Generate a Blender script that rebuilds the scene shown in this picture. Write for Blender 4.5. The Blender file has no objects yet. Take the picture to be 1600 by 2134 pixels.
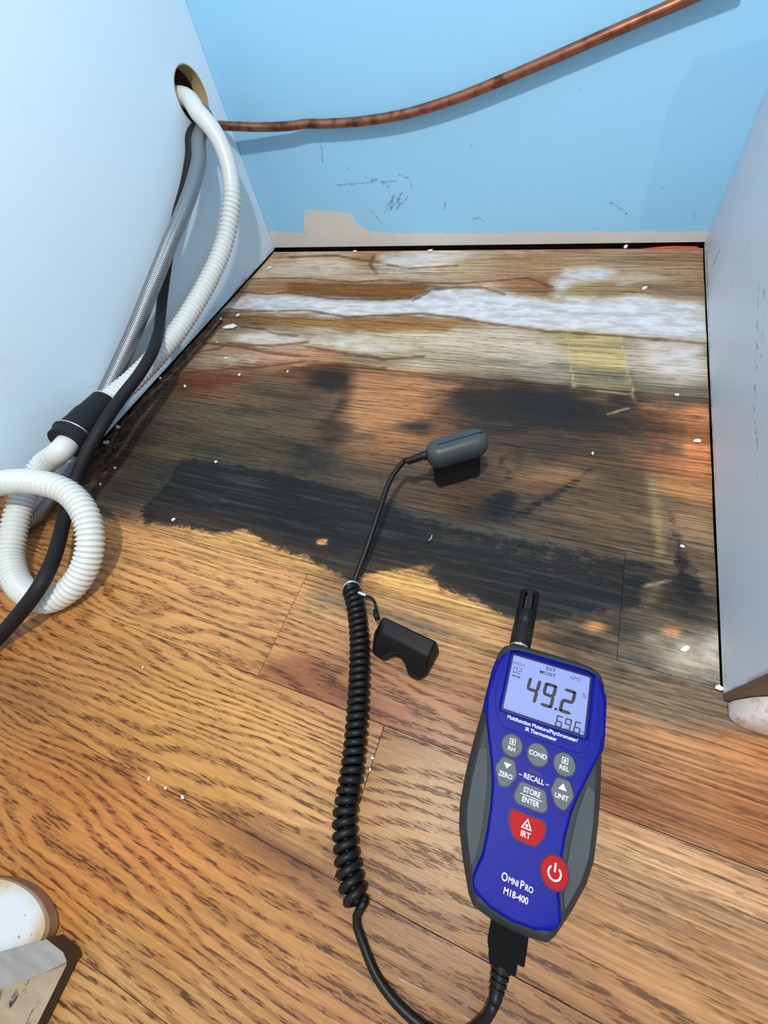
import bpy, bmesh, math, random
import numpy as np
from mathutils import Vector, Matrix

random.seed(7)
rng = np.random.default_rng(7)
S = bpy.context.scene
COL = S.collection

# ------------------------------------------------------------------ camera
CAM = np.array([0.4864, -0.6339, 0.3021])
ROT = np.array([[0.9243, 0.3405, -0.1727], [0.1931, -0.8071, -0.5579], [-0.3293, 0.4823, -0.8117]])
FPX = 889.27
cam_data = bpy.data.cameras.new('camera')
cam_data.sensor_fit = 'HORIZONTAL'
cam_data.sensor_width = 36.0
cam_data.lens = FPX / 1600 * 36.0
cam_data.clip_start = 0.01
cam = bpy.data.objects.new('camera', cam_data)
COL.objects.link(cam)
_m = np.eye(4)
_m[:3, 0] = ROT[0]; _m[:3, 1] = -ROT[1]; _m[:3, 2] = -ROT[2]; _m[:3, 3] = CAM
cam.matrix_world = Matrix(_m.tolist())
S.camera = cam

# ------------------------------------------------------------------ world, light, exposure
wd = bpy.data.worlds.new('world'); S.world = wd
wd.use_nodes = True
bg = wd.node_tree.nodes['Background']
bg.inputs[0].default_value = (0.92, 0.96, 1.0, 1)
bg.inputs[1].default_value = 0.68

def lamp(name, loc, power, radius, color=(1, 1, 1), target=None, angle=None, blend=.5):
    d = bpy.data.lights.new(name, 'SPOT' if angle else 'POINT')
    d.energy = power; d.shadow_soft_size = radius; d.color = color
    o = bpy.data.objects.new(name, d); COL.objects.link(o); o.location = loc
    if angle:
        d.spot_size = math.radians(angle); d.spot_blend = blend
        o.rotation_euler = (Vector(target) - Vector(loc)).to_track_quat('-Z', 'Y').to_euler()
    return o
lamp('work_light', (0.48, -0.62, 0.86), 23.5, 0.020, (1.0, 0.97, 0.92))

S.view_settings.view_transform = 'Standard'
S.view_settings.look = 'None'
S.view_settings.exposure = 0.0
S.view_settings.gamma = 1.0
S.view_settings.use_curve_mapping = False

# ------------------------------------------------------------------ helpers: measured photo points to places on known surfaces
def ray(u, v):
    return ROT.T @ np.array([(u - 800) / FPX, (v - 1067) / FPX, 1.0])
def onz(u, v, z=0.0):
    d = ray(u, v); return CAM + d * ((z - CAM[2]) / d[2])
def onx(u, v, x=0.0):
    d = ray(u, v); return CAM + d * ((x - CAM[0]) / d[0])
def ony(u, v, y=0.0):
    d = ray(u, v); return CAM + d * ((y - CAM[1]) / d[1])

def lin(c):
    c = np.asarray(c, float) / 255.0
    return np.where(c <= .04045, c / 12.92, ((c + .055) / 1.055) ** 2.4)
def lin4(c, k=1.0):
    a = lin(c) * k
    return (float(a[0]), float(a[1]), float(a[2]), 1.0)

# ------------------------------------------------------------------ node helper
class N:
    def __init__(self, name):
        self.m = bpy.data.materials.new(name); self.m.use_nodes = True
        self.t = self.m.node_tree; self.n = self.t.nodes; self.l = self.t.links
        self.b = self.n['Principled BSDF']
    def new(self, ty, **kw):
        o = self.n.new(ty)
        for k, v in kw.items(): setattr(o, k, v)
        return o
    def put(self, sock, v):
        if isinstance(v, bpy.types.NodeSocket): self.l.new(v, sock)
        else: sock.default_value = v
    def math(self, op, a, b=0.0, c=None, clamp=False):
        o = self.new('ShaderNodeMath', operation=op, use_clamp=clamp)
        self.put(o.inputs[0], a); self.put(o.inputs[1], b)
        if c is not None: self.put(o.inputs[2], c)
        return o.outputs[0]
    def mix(self, f, a, b, mode='MIX'):
        o = self.new('ShaderNodeMix', data_type='RGBA', blend_type=mode)
        self.put(o.inputs[0], f); self.put(o.inputs[6], a); self.put(o.inputs[7], b)
        return o.outputs[2]
    def attr(self, name):
        return self.new('ShaderNodeAttribute', attribute_name=name)
    def pos(self):
        return self.new('ShaderNodeNewGeometry').outputs['Position']
    def objco(self):
        return self.new('ShaderNodeTexCoord').outputs['Object']
    def scale(self, v, s, off=(0, 0, 0)):
        o = self.new('ShaderNodeMapping')
        self.put(o.inputs[0], v); o.inputs['Location'].default_value = off; o.inputs['Scale'].default_value = s
        return o.outputs[0]
    def noise(self, v, s=1.0, det=2.0, rough=.5, dist=0.0):
        o = self.new('ShaderNodeTexNoise')
        self.put(o.inputs['Vector'], v); o.inputs['Scale'].default_value = s
        o.inputs['Detail'].default_value = det; o.inputs['Roughness'].default_value = rough
        o.inputs['Distortion'].default_value = dist
        return o.outputs[0]
    def ramp(self, v, lo, hi, a=0.0, b=1.0):
        o = self.new('ShaderNodeMapRange', interpolation_type='SMOOTHSTEP')
        self.put(o.inputs[0], v); self.put(o.inputs[1], lo); self.put(o.inputs[2], hi)
        self.put(o.inputs[3], a); self.put(o.inputs[4], b)
        return o.outputs[0]
    def bump(self, h, strength, dist):
        o = self.new('ShaderNodeBump'); o.inputs['Strength'].default_value = strength
        o.inputs['Distance'].default_value = dist; self.put(o.inputs['Height'], h)
        self.l.new(o.outputs[0], self.b.inputs['Normal'])
    def base(self, v): self.put(self.b.inputs['Base Color'], v)
    def rough(self, v): self.put(self.b.inputs['Roughness'], v)

def simple(name, rgb, rough=.5, metal=0.0, spec=.5, mottling=.12, scale=60, bump=0.0, k=1.0):
    m = N(name)
    nz = m.noise(m.objco(), scale, 4)
    a = lin4(rgb, k); lo = tuple(x * (1 - mottling) for x in a[:3]) + (1,); hi = tuple(min(1, x * (1 + mottling)) for x in a[:3]) + (1,)
    m.base(m.mix(nz, lo, hi)); m.rough(rough)
    m.b.inputs['Metallic'].default_value = metal
    m.b.inputs['Specular IOR Level'].default_value = spec
    if bump: m.bump(m.noise(m.objco(), scale * 12, 2), bump, .0004)
    return m.m

# ------------------------------------------------------------------ object helpers
def put(o, parent=None, label=None, cat=None, group=None, kind=None):
    if o.name not in COL.objects: COL.objects.link(o)
    if parent is not None: o.parent = parent
    if label: o['label'] = label
    if cat: o['category'] = cat
    if group: o['group'] = group
    if kind: o['kind'] = kind
    return o
def empty(name, loc=(0, 0, 0), **kw):
    o = bpy.data.objects.new(name, None); o.location = loc; o.empty_display_size = .02
    return put(o, **kw)
def mesh(name, verts, faces, mat, parent=None, smooth=False, bevel=0, seg=2, **kw):
    me = bpy.data.meshes.new(name)
    me.from_pydata([tuple(map(float, v)) for v in verts], [], [tuple(map(int, f)) for f in faces])
    me.validate(); me.update()
    bm = bmesh.new(); bm.from_mesh(me); bmesh.ops.recalc_face_normals(bm, faces=bm.faces); bm.to_mesh(me); bm.free()
    if mat: me.materials.append(mat)
    if smooth: me.polygons.foreach_set('use_smooth', [True] * len(me.polygons))
    o = bpy.data.objects.new(name, me)
    put(o, parent, **kw)
    if bevel:
        b = o.modifiers.new('bevel', 'BEVEL'); b.width = bevel; b.segments = seg; b.limit_method = 'ANGLE'
        b.angle_limit = math.radians(35)
        me.polygons.foreach_set('use_smooth', [True] * len(me.polygons))
        w = o.modifiers.new('wn', 'WEIGHTED_NORMAL'); w.keep_sharp = False
    return o
def box(name, lo, hi, mat, parent=None, **kw):
    (a, b, c), (d, e, f) = lo, hi
    v = [(a, b, c), (d, b, c), (d, e, c), (a, e, c), (a, b, f), (d, b, f), (d, e, f), (a, e, f)]
    q = [(0, 3, 2, 1), (4, 5, 6, 7), (0, 1, 5, 4), (1, 2, 6, 5), (2, 3, 7, 6), (3, 0, 4, 7)]
    return mesh(name, v, q, mat, parent, **kw)
def plate_data(outline, holes, z0, z1):
    """prism with holes, cap triangulated"""
    bm = bmesh.new(); es = []
    for loop in [outline] + list(holes):
        vs = [bm.verts.new((x, y, z1)) for x, y in loop]
        for i in range(len(vs)): es.append(bm.edges.new((vs[i], vs[(i + 1) % len(vs)])))
    bmesh.ops.triangle_fill(bm, use_beauty=True, use_dissolve=False, edges=es)
    r = bmesh.ops.extrude_face_region(bm, geom=bm.faces[:])
    for v in r['geom']:
        if isinstance(v, bmesh.types.BMVert): v.co.z = z0
    bmesh.ops.recalc_face_normals(bm, faces=bm.faces)
    bm.verts.ensure_lookup_table()
    vs = [tuple(v.co) for v in bm.verts]; bm.verts.index_update()
    fs = [[v.index for v in f.verts] for f in bm.faces]
    bm.free(); return vs, fs
def plate(name, outline, z0, z1, mat, parent=None, holes=(), xf=None, **kw):
    v, f = plate_data(outline, holes, z0, z1)
    if xf: v = [xf(p) for p in v]
    return mesh(name, v, f, mat, parent, **kw)
def rrect(cx, cy, w, h, r, n=5):
    out = []
    for sx, sy, a0 in ((1, 1, 0), (-1, 1, 90), (-1, -1, 180), (1, -1, 270)):
        for i in range(n + 1):
            a = math.radians(a0 + 90 * i / n)
            out.append((cx + sx * (w / 2 - r) + r * math.cos(a), cy + sy * (h / 2 - r) + r * math.sin(a)))
    return out
def roundpoly(pts, r, n=4):
    out = []; m = len(pts)
    for i in range(m):
        p0, p1, p2 = (np.array(pts[(i + k) % m], float) for k in (-1, 0, 1))
        a = p0 - p1; b = p2 - p1; la, lb = np.linalg.norm(a), np.linalg.norm(b)
        rr = min(r, la * .45, lb * .45)
        A = p1 + a / la * rr; B = p1 + b / lb * rr
        for k in range(n + 1):
            t = k / n; out.append(tuple((1 - t) ** 2 * A + 2 * t * (1 - t) * p1 + t * t * B))
    return out
def circle(cx, cy, rx, ry=None, n=28):
    ry = ry or rx
    return [(cx + rx * math.cos(2 * math.pi * i / n), cy + ry * math.sin(2 * math.pi * i / n)) for i in range(n)]

def catmull(P, step):
    P = np.array(P, float)
    P = np.vstack([2 * P[0] - P[1], P, 2 * P[-1] - P[-2]])
    out = []
    for i in range(1, len(P) - 2):
        p0, p1, p2, p3 = P[i - 1], P[i], P[i + 1], P[i + 2]
        for t in np.linspace(0, 1, 40, endpoint=False):
            out.append(.5 * (2 * p1 + (p2 - p0) * t + (2 * p0 - 5 * p1 + 4 * p2 - p3) * t * t + (3 * p1 - p0 - 3 * p2 + p3) * t ** 3))
    out.append(P[-2]); out = np.array(out)
    s = np.concatenate([[0], np.cumsum(np.linalg.norm(np.diff(out, axis=0), axis=1))])
    n = max(3, int(s[-1] / step)); q = np.linspace(0, s[-1], n)
    return np.stack([np.interp(q, s, out[:, k]) for k in range(3)], 1), q
def frames(C):
    T = np.gradient(C, axis=0); T /= np.linalg.norm(T, axis=1)[:, None]
    u = np.cross(T[0], [0, 0, 1.0])
    if np.linalg.norm(u) < 1e-3: u = np.cross(T[0], [0, 1.0, 0])
    u /= np.linalg.norm(u); U = []
    for t in T:
        u = u - t * (u @ t); u /= np.linalg.norm(u); U.append(u)
    U = np.array(U); return T, U, np.cross(T, U)
def tube_arrays(C, rad, nseg):
    T, U, V = frames(C)
    a = np.linspace(0, 2 * math.pi, nseg, endpoint=False)
    rad = np.broadcast_to(rad, (len(C),))
    P = C[:, None, :] + rad[:, None, None] * (np.cos(a)[None, :, None] * U[:, None, :] + np.sin(a)[None, :, None] * V[:, None, :])
    n = len(C); F = []
    for i in range(n - 1):
        b = i * nseg
        for j in range(nseg):
            k = (j + 1) % nseg
            F.append((b + j, b + k, b + nseg + k, b + nseg + j))
    F.append(tuple(range(nseg))[::-1]); F.append(tuple((n - 1) * nseg + j for j in range(nseg)))
    return P.reshape(-1, 3), F
def tube(name, pts, rad, mat, parent=None, step=.004, nseg=14, uv=False, **kw):
    C, s = catmull(pts, step)
    r = rad(s) if callable(rad) else rad
    V, F = tube_arrays(C, r, nseg)
    o = mesh(name, V, F, mat, parent, smooth=True, **kw)
    if uv:
        at = o.data.attributes.new('along', 'FLOAT_VECTOR', 'POINT')
        a = np.zeros((len(V), 3)); a[:, 0] = np.repeat(s, nseg); a[:, 1] = np.tile(np.arange(nseg) / nseg, len(s))
        at.data.foreach_set('vector', a.ravel())
    return o
def lathe(name, prof, origin, axis, mat, parent=None, n=24, flat=False, **kw):
    """prof: (distance along axis, radius)"""
    ax = np.array(axis, float); ax /= np.linalg.norm(ax)
    u = np.cross(ax, [0, 0, 1.0]); 
    if np.linalg.norm(u) < 1e-3: u = np.array([1.0, 0, 0])
    u /= np.linalg.norm(u); w = np.cross(ax, u); V = []; F = []
    for d, r in prof:
        for j in range(n):
            a = 2 * math.pi * j / n
            V.append(np.array(origin) + ax * d + r * (math.cos(a) * u + math.sin(a) * w))
    for i in range(len(prof) - 1):
        for j in range(n):
            k = (j + 1) % n; F.append((i * n + j, i * n + k, (i + 1) * n + k, (i + 1) * n + j))
    F.append(tuple(range(n))[::-1]); F.append(tuple((len(prof) - 1) * n + j for j in range(n)))
    o = mesh(name, V, F, mat, parent, smooth=not flat, **kw)
    if not flat:
        e = o.modifiers.new('split', 'EDGE_SPLIT'); e.split_angle = math.radians(38)
    return o

# ------------------------------------------------------------------ painting fields on a mesh (stain shapes in floor coordinates)
def poly_sdf(P, poly):
    poly = np.array(poly, float); d = np.full(len(P), 1e9); ins = np.zeros(len(P), bool)
    for i in range(len(poly)):
        a, b = poly[i], poly[(i + 1) % len(poly)]
        e = b - a; w = P - a; t = np.clip((w @ e) / max(e @ e, 1e-12), 0, 1)
        d = np.minimum(d, np.linalg.norm(w - t[:, None] * e, axis=1))
        c = ((a[1] > P[:, 1]) != (b[1] > P[:, 1])) & (P[:, 0] < (b[0] - a[0]) * (P[:, 1] - a[1]) / (b[1] - a[1] + 1e-15) + a[0])
        ins ^= c
    return np.where(ins, -d, d)
def line_dist(P, pl):
    pl = np.array(pl, float); d = np.full(len(P), 1e9)
    for a, b in zip(pl[:-1], pl[1:]):
        e = b - a; w = P - a; t = np.clip((w @ e) / max(e @ e, 1e-12), 0, 1)
        d = np.minimum(d, np.linalg.norm(w - t[:, None] * e, axis=1))
    return d
def fl(pts): return [onz(u, v)[:2] for u, v in pts]

#BODY
# ================================================================== FLOOR
ROWS = [-.006, -.098, -.184, -.270, -.358, -.444, -.527, -.612, -.694, -.777, -.860, -.943, -1.026]
# wood tone, scene light and shade included in the colour, read off the photograph at (u, v)
TONE = [
 (600,545,190,160,130),(650,530,205,182,158),(700,555,196,170,140),(780,538,158,118,80),(830,548,212,194,172),(900,542,214,200,184),(960,560,186,158,124),(760,568,186,160,130),(1000,545,176,145,108),(1100,555,166,130,94),(1250,540,172,142,108),(1400,545,164,130,98),(1440,570,158,125,95),(1350,575,168,140,110),(1060,575,160,122,86),(560,562,192,164,134),
 (510,598,166,128,94),(560,598,168,126,84),(620,596,150,104,62),(700,598,132,86,42),(780,600,124,80,34),(850,604,112,70,34),(1000,592,184,154,124),(1090,592,152,106,66),(1140,600,140,96,62),(1205,602,160,140,88),(1280,604,150,126,88),(1400,604,146,116,86),(1450,610,140,112,86),
 (560,632,206,200,194),(700,636,214,208,208),(900,640,222,222,226),(1150,642,190,164,140),(1300,648,206,208,214),(1440,640,190,176,164),(1430,680,204,202,204),(1050,640,206,200,198),(600,640,200,190,180),
 (470,662,128,100,70),(540,662,140,100,60),(620,666,156,112,64),(750,672,146,104,60),(850,672,152,114,68),(940,676,160,128,88),(480,700,150,134,108),(560,704,196,188,168),(660,698,184,166,140),(760,715,190,176,140),(850,712,196,182,150),(950,704,194,176,152),(1050,704,192,174,154),(1120,736,188,174,156),(1000,740,186,172,146),(900,742,184,170,140),(760,745,150,128,96),
 (1230,705,176,156,102),(1240,730,190,170,116),(1245,765,150,140,98),(1255,790,118,112,84),(1380,730,184,174,164),(1430,760,188,178,166),(1400,790,160,150,132),(1340,760,176,164,148),(1420,820,104,98,84),(1160,780,150,140,124),
 (500,735,168,130,102),(560,742,190,146,120),(600,755,176,128,92),(660,742,176,124,84),(430,760,146,118,96),(410,790,118,68,42),(480,785,124,92,68),(350,800,84,66,48),(620,775,110,76,52),
 (560,800,96,82,62),(680,786,58,48,42),(720,800,62,48,42),(780,785,164,114,76),(850,800,168,118,78),(950,790,120,88,64),(1060,800,98,76,60),(1200,806,86,72,60),(1300,806,110,94,72),(780,830,176,126,86),(860,840,172,122,82),(800,872,160,112,74),(900,860,120,86,60),(1000,830,84,66,54),(1100,835,62,56,52),(1200,850,62,56,52),(1300,840,84,74,62),(1350,855,160,112,74),(1400,880,150,106,72),(1450,870,196,128,80),(1450,930,200,124,78),(1445,970,186,118,78),(1395,850,120,100,80),(1410,930,116,88,70),
 (330,850,78,68,52),(400,850,90,80,62),(500,880,88,78,60),(600,900,84,72,56),(640,850,78,68,56),(300,920,70,58,44),(350,930,82,72,56),(450,950,74,68,54),(560,950,76,68,54),(650,950,62,56,48),(700,905,82,62,48),(760,930,120,90,64),(840,905,130,94,64),(870,880,118,84,58),(1050,900,78,64,52),(1150,930,68,56,46),(1250,930,74,62,50),(1320,920,110,84,62),(1100,990,110,84,62),(1200,1000,98,78,58),(1300,1000,80,68,52),(1250,1060,104,84,62),(1340,1050,90,74,56),(1385,1050,124,102,78),(1430,1020,178,126,80),(1440,1080,150,120,90),(1450,1120,130,108,84),(1050,1045,74,62,54),(950,1030,96,76,56),(860,1010,82,66,52),(760,1010,78,66,52),(700,990,70,62,50),(1150,1100,86,72,56),(1000,980,86,68,54),(1360,1120,96,80,62),
 (240,980,66,56,44),(260,1020,58,52,44),(330,1000,54,52,46),(210,950,60,44,34),
 (400,1010,50,54,52),(500,1040,44,48,48),(600,1070,40,44,44),(700,1090,42,44,44),(800,1090,48,50,48),(900,1100,66,66,62),(1000,1125,66,64,58),(1100,1150,72,68,60),(1200,1180,76,70,60),(1300,1200,70,62,54),(1380,1210,78,68,52),(1440,1200,110,94,76),(1460,1250,104,92,76),(1400,1270,88,76,62),(1250,1240,60,58,54),(1150,1240,54,54,52),(1300,1300,84,76,64),(1400,1310,110,94,74),(1460,1340,120,112,100),(1200,1310,88,76,62),(1360,1370,118,108,92),(1440,1385,136,128,116),(420,1120,196,150,98),(560,1150,196,148,92),(830,1210,206,156,92),(960,1260,206,160,102),(1060,1300,200,156,104),(700,1215,150,112,74),(1050,1250,60,54,46),
 (150,1150,176,128,78),(250,1130,196,146,92),(350,1180,204,152,98),(480,1200,206,156,102),(600,1230,196,146,96),(300,1270,196,146,90),(420,1330,200,152,96),(540,1350,196,148,94),
 (690,1260,176,140,100),(660,1330,190,140,96),(640,1400,146,94,60),(800,1300,196,152,108),(900,1320,190,148,104),(700,1440,150,102,66),(900,1420,166,120,80),(960,1480,168,120,80),(850,1480,150,102,66),(1300,1430,116,102,84),(1400,1480,130,112,90),(1480,1490,120,104,86),(1290,1520,160,120,84),(1400,1560,176,128,86),(1550,1560,180,124,80),(1300,1600,166,124,86),(1450,1660,172,118,78),(1580,1700,164,108,70),(1300,1680,150,104,72),
 (100,1350,186,132,74),(200,1400,190,138,80),(350,1480,200,152,88),(500,1500,204,156,94),(600,1560,206,162,104),(680,1500,200,152,100),(640,1700,204,160,106),(450,1620,198,148,86),(250,1520,180,130,72),(60,1450,160,112,60),
 (800,1600,164,126,80),(900,1700,166,128,82),(760,1800,158,118,74),(900,1850,160,122,80),(1320,1750,196,160,122),(1450,1800,198,160,120),(1550,1880,190,150,112),(1350,1880,192,152,114),
 (150,1600,176,118,58),(300,1750,192,130,70),(450,1800,190,134,74),(150,1850,190,130,66),(350,1950,186,132,74),(550,1900,186,136,84),(600,2000,180,134,86),(450,2080,184,140,92),(250,2050,186,146,96),(700,1960,166,120,74),(800,2030,160,118,74),(950,2060,150,108,68),(1250,1980,172,130,88),(1450,2000,176,134,92),(1200,2080,160,116,76),(650,2100,170,124,80)]
BLACK = [  # heavy black staining, ragged outline
 [(378,955),(345,1010),(292,1062),(300,1092),(370,1096),(450,1112),(512,1102),(560,1136),(640,1163),(690,1192),(742,1216),(772,1190),(850,1186),(902,1178),(888,1196),(922,1228),(985,1246),(1040,1282),(1100,1296),(1180,1292),(1240,1272),(1332,1264),(1344,1200),(1230,1205),(1120,1178),(1000,1140),(880,1110),(820,1050),(700,1015),(560,980),(450,962)],
 [(1000,1040),(1060,1010),(1090,1030),(1060,1085),(1010,1085)],
 [(1040,1078),(1130,1030),(1232,970),(1242,980),(1150,1050),(1070,1092)],
 [(1392,1060),(1406,1060),(1432,1150),(1482,1240),(1440,1270),(1402,1230),(1396,1150)],
 [(640,1012),(820,1052),(1000,1092),(1200,1134),(1390,1172),(1345,1262),(1100,1250),(800,1160)],
 [(1035,955),(1055,950),(1050,975),(1035,975)],[(1050,980),(1068,978),(1066,996),(1050,994)],
]
SOOT = [  # softer grey-black clouds: (u, v, half length along the grain, half width across) in metres
 (1110,848,.10,.034,.95),(1230,866,.075,.030,.85),(1010,878,.05,.02,.6),(705,850,.012,.05,.55),(690,905,.02,.03,.5),(690,782,.032,.012,.8),(868,888,.02,.014,.65),(1295,836,.02,.014,.75),(300,900,.03,.03,.4),(520,850,.06,.012,.4),(600,930,.05,.014,.45),(1010,1065,.03,.014,.7),(1390,1230,.030,.03,.5),(430,940,.05,.02,.35),(680,800,.03,.012,.6),(560,1000,.09,.02,.5),
 (960,1180,.12,.022,.6),(700,1130,.12,.018,.6),(1250,1290,.04,.012,.5),(640,970,.04,.02,.5),(1090,950,.05,.02,.4),(1340,935,.03,.02,.35),(1420,1245,.025,.02,.7),(1180,1340,.05,.012,.5),(1300,1390,.05,.012,.35)]
WHITE = [  # (coverage, outline)
 (1.0,[(470,640),(520,612),(600,616),(690,626),(760,628),(850,626),(890,606),(930,600),(1000,600),(1050,612),(1110,622),(1160,628),(1180,618),(1260,622),(1330,616),(1450,632),(1475,640),(1475,705),(1380,700),(1290,694),(1130,684),(1040,676),(960,660),(880,650),(760,656),(720,658),(640,644),(560,646)]),
 (.80,[(1150,625),(1152,580),(1180,558),(1240,552),(1300,562),(1270,584),(1200,590),(1174,606),(1176,628)]),
 (.72,[(780,530),(870,524),(980,524),(1030,532),(940,542),(850,556),(800,550)]),
 (.60,[(620,536),(720,540),(750,556),(680,572),(590,566)]),(.55,[(540,552),(620,548),(700,566),(640,576),(540,574)]),
 (.70,[(470,694),(560,688),(640,702),(620,718),(540,714),(490,716)]),
 (.60,[(620,700),(760,690),(860,720),(800,742),(680,730)]),(.42,[(860,700),(1000,690),(1160,710),(1170,780),(1050,750),(900,735)]),
 (.66,[(1330,705),(1472,714),(1474,790),(1420,800),(1340,770)]),(.45,[(420,740),(520,728),(600,742),(520,756),(430,762)]),
 (.45,[(1180,560),(1330,552),(1400,580),(1300,600)]),
 (.95,[(1413,1338),(1434,1348),(1430,1368),(1413,1362)]),(.95,[(1456,1352),(1502,1326),(1502,1392),(1474,1378)]),(.45,[(1330,1330),(1500,1300),(1505,1440),(1400,1420)]),
]
RING = [  # brown tide lines
 [(500,580),(620,578),(740,588),(800,582),(870,588),(960,590),(1100,578),(1150,598)],
 [(488,606),(560,612),(600,608),(680,620),(760,623),(850,621),(890,605),(930,598),(1000,598)],
 [(452,652),(560,648),(640,646),(720,660),(760,659),(880,653),(960,663),(1050,678),(1130,688)],
 [(418,732),(455,726),(478,714),(520,718),(580,718),(640,712)],[(500,680),(545,684),(570,694),(620,698)],
 [(380,775),(450,770),(540,764),(640,752),(700,758),(800,768)],[(780,530),(770,550),(785,570)],
 [(470,644),(560,648),(640,646),(720,661),(880,652),(960,662),(1040,678)],[(860,625),(895,606),(940,599),(1010,600),(1050,612)],[(640,722),(720,735),(800,748),(880,742)],[(430,715),(500,722),(560,735),(640,742)],
 [(600,535),(700,532),(780,545),(850,558),(950,552)],
 [(1130,690),(1290,700),(1475,716)],
]
PALE = [  # thin pale scratches and worn edges
 [(1182,690),(1186,740),(1196,805)],[(1292,700),(1304,760),(1318,808),(1322,835)],[(1182,688),(1230,678),(1285,690)],[(1190,806),(1316,822)],[(1265,862),(1312,848)],
 [(455,668),(400,735),(330,805),(255,880),(225,930)],[(1300,1150),(1400,1172)],[(1060,612),(1085,640),(1100,668)],[(1345,1220),(1395,1210)],
]
OVER = [  # tonal patches with their own outline: (outline, colour, edge softness)
 ([(1184,690),(1200,680),(1280,684),(1292,702),(1316,806),(1194,804)],(190,170,120),.003),([(1190,764),(1306,772),(1316,806),(1194,804)],(118,114,88),.012),
 ([(1194,808),(1316,823),(1322,838),(1270,864),(1240,840),(1200,830)],(122,98,70),.006),([(1424,846),(1474,846),(1480,990),(1430,996)],(200,128,80),.005),
 ([(1330,845),(1420,850),(1416,900),(1340,880)],(172,116,74),.008),([(730,785),(960,800),(900,850),(880,880),(740,900)],(176,126,86),.012),
 ([(780,900),(880,890),(870,920),(800,945)],(150,104,68),.010),([(772,1195),(850,1188),(890,1200),(960,1245),(1070,1300),(1000,1290),(800,1235)],(216,168,102),.004),
 ([(380,1100),(520,1108),(640,1170),(720,1205),(640,1196),(420,1130)],(206,160,98),.004),([(640,1228),(740,1243),(900,1298),(1000,1330),(900,1318),(680,1260)],(126,108,84),.005),
 ([(600,588),(740,592),(870,592),(895,600),(860,618),(760,620),(680,617),(600,606)],(130,84,34),.005),([(490,655),(720,664),(880,660),(960,672),(930,690),(820,690),(700,684),(560,676)],(152,108,60),.008),
 ([(370,775),(480,775),(540,790),(420,812),(370,806)],(112,66,42),.006),([(600,758),(720,756),(740,775),(640,785)],(96,60,40),.006),
 ([(560,1365),(720,1440),(960,1560),(900,1560),(545,1405)],(132,82,52),.010),([(430,1685),(560,1742),(720,1846),(680,1842),(540,1760)],(112,66,46),.004),
 ([(760,1880),(860,1925),(960,1990),(900,1985),(790,1920)],(120,76,48),.006),([(1270,1640),(1600,1760),(1600,1815),(1270,1690)],(142,94,60),.010),
 ([(1090,985),(1180,960),(1240,990),(1180,1020),(1060,1010)],(126,96,66),.012),([(1350,990),(1368,990),(1388,1150),(1372,1160)],(150,130,92),.004),
 ([(560,735),(640,730),(700,748),(620,764),(560,754)],(186,138,106),.005),([(1380,1200),(1340,1222),(1345,1262),(1380,1240)],(136,118,84),.006),
]
CLEAR = [[(658,1122),(682,1122),(686,1134),(660,1136)],[(1215,1302),(1240,1296),(1264,1308),(1238,1316)],[(1384,1310),(1416,1312),(1412,1322),(1386,1320)]]
DIRT = [(470,668),(415,735),(350,800),(290,860),(250,930),(215,1000),(185,1010),(196,940),(240,870),(300,800),(380,725),(450,660)]

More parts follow.
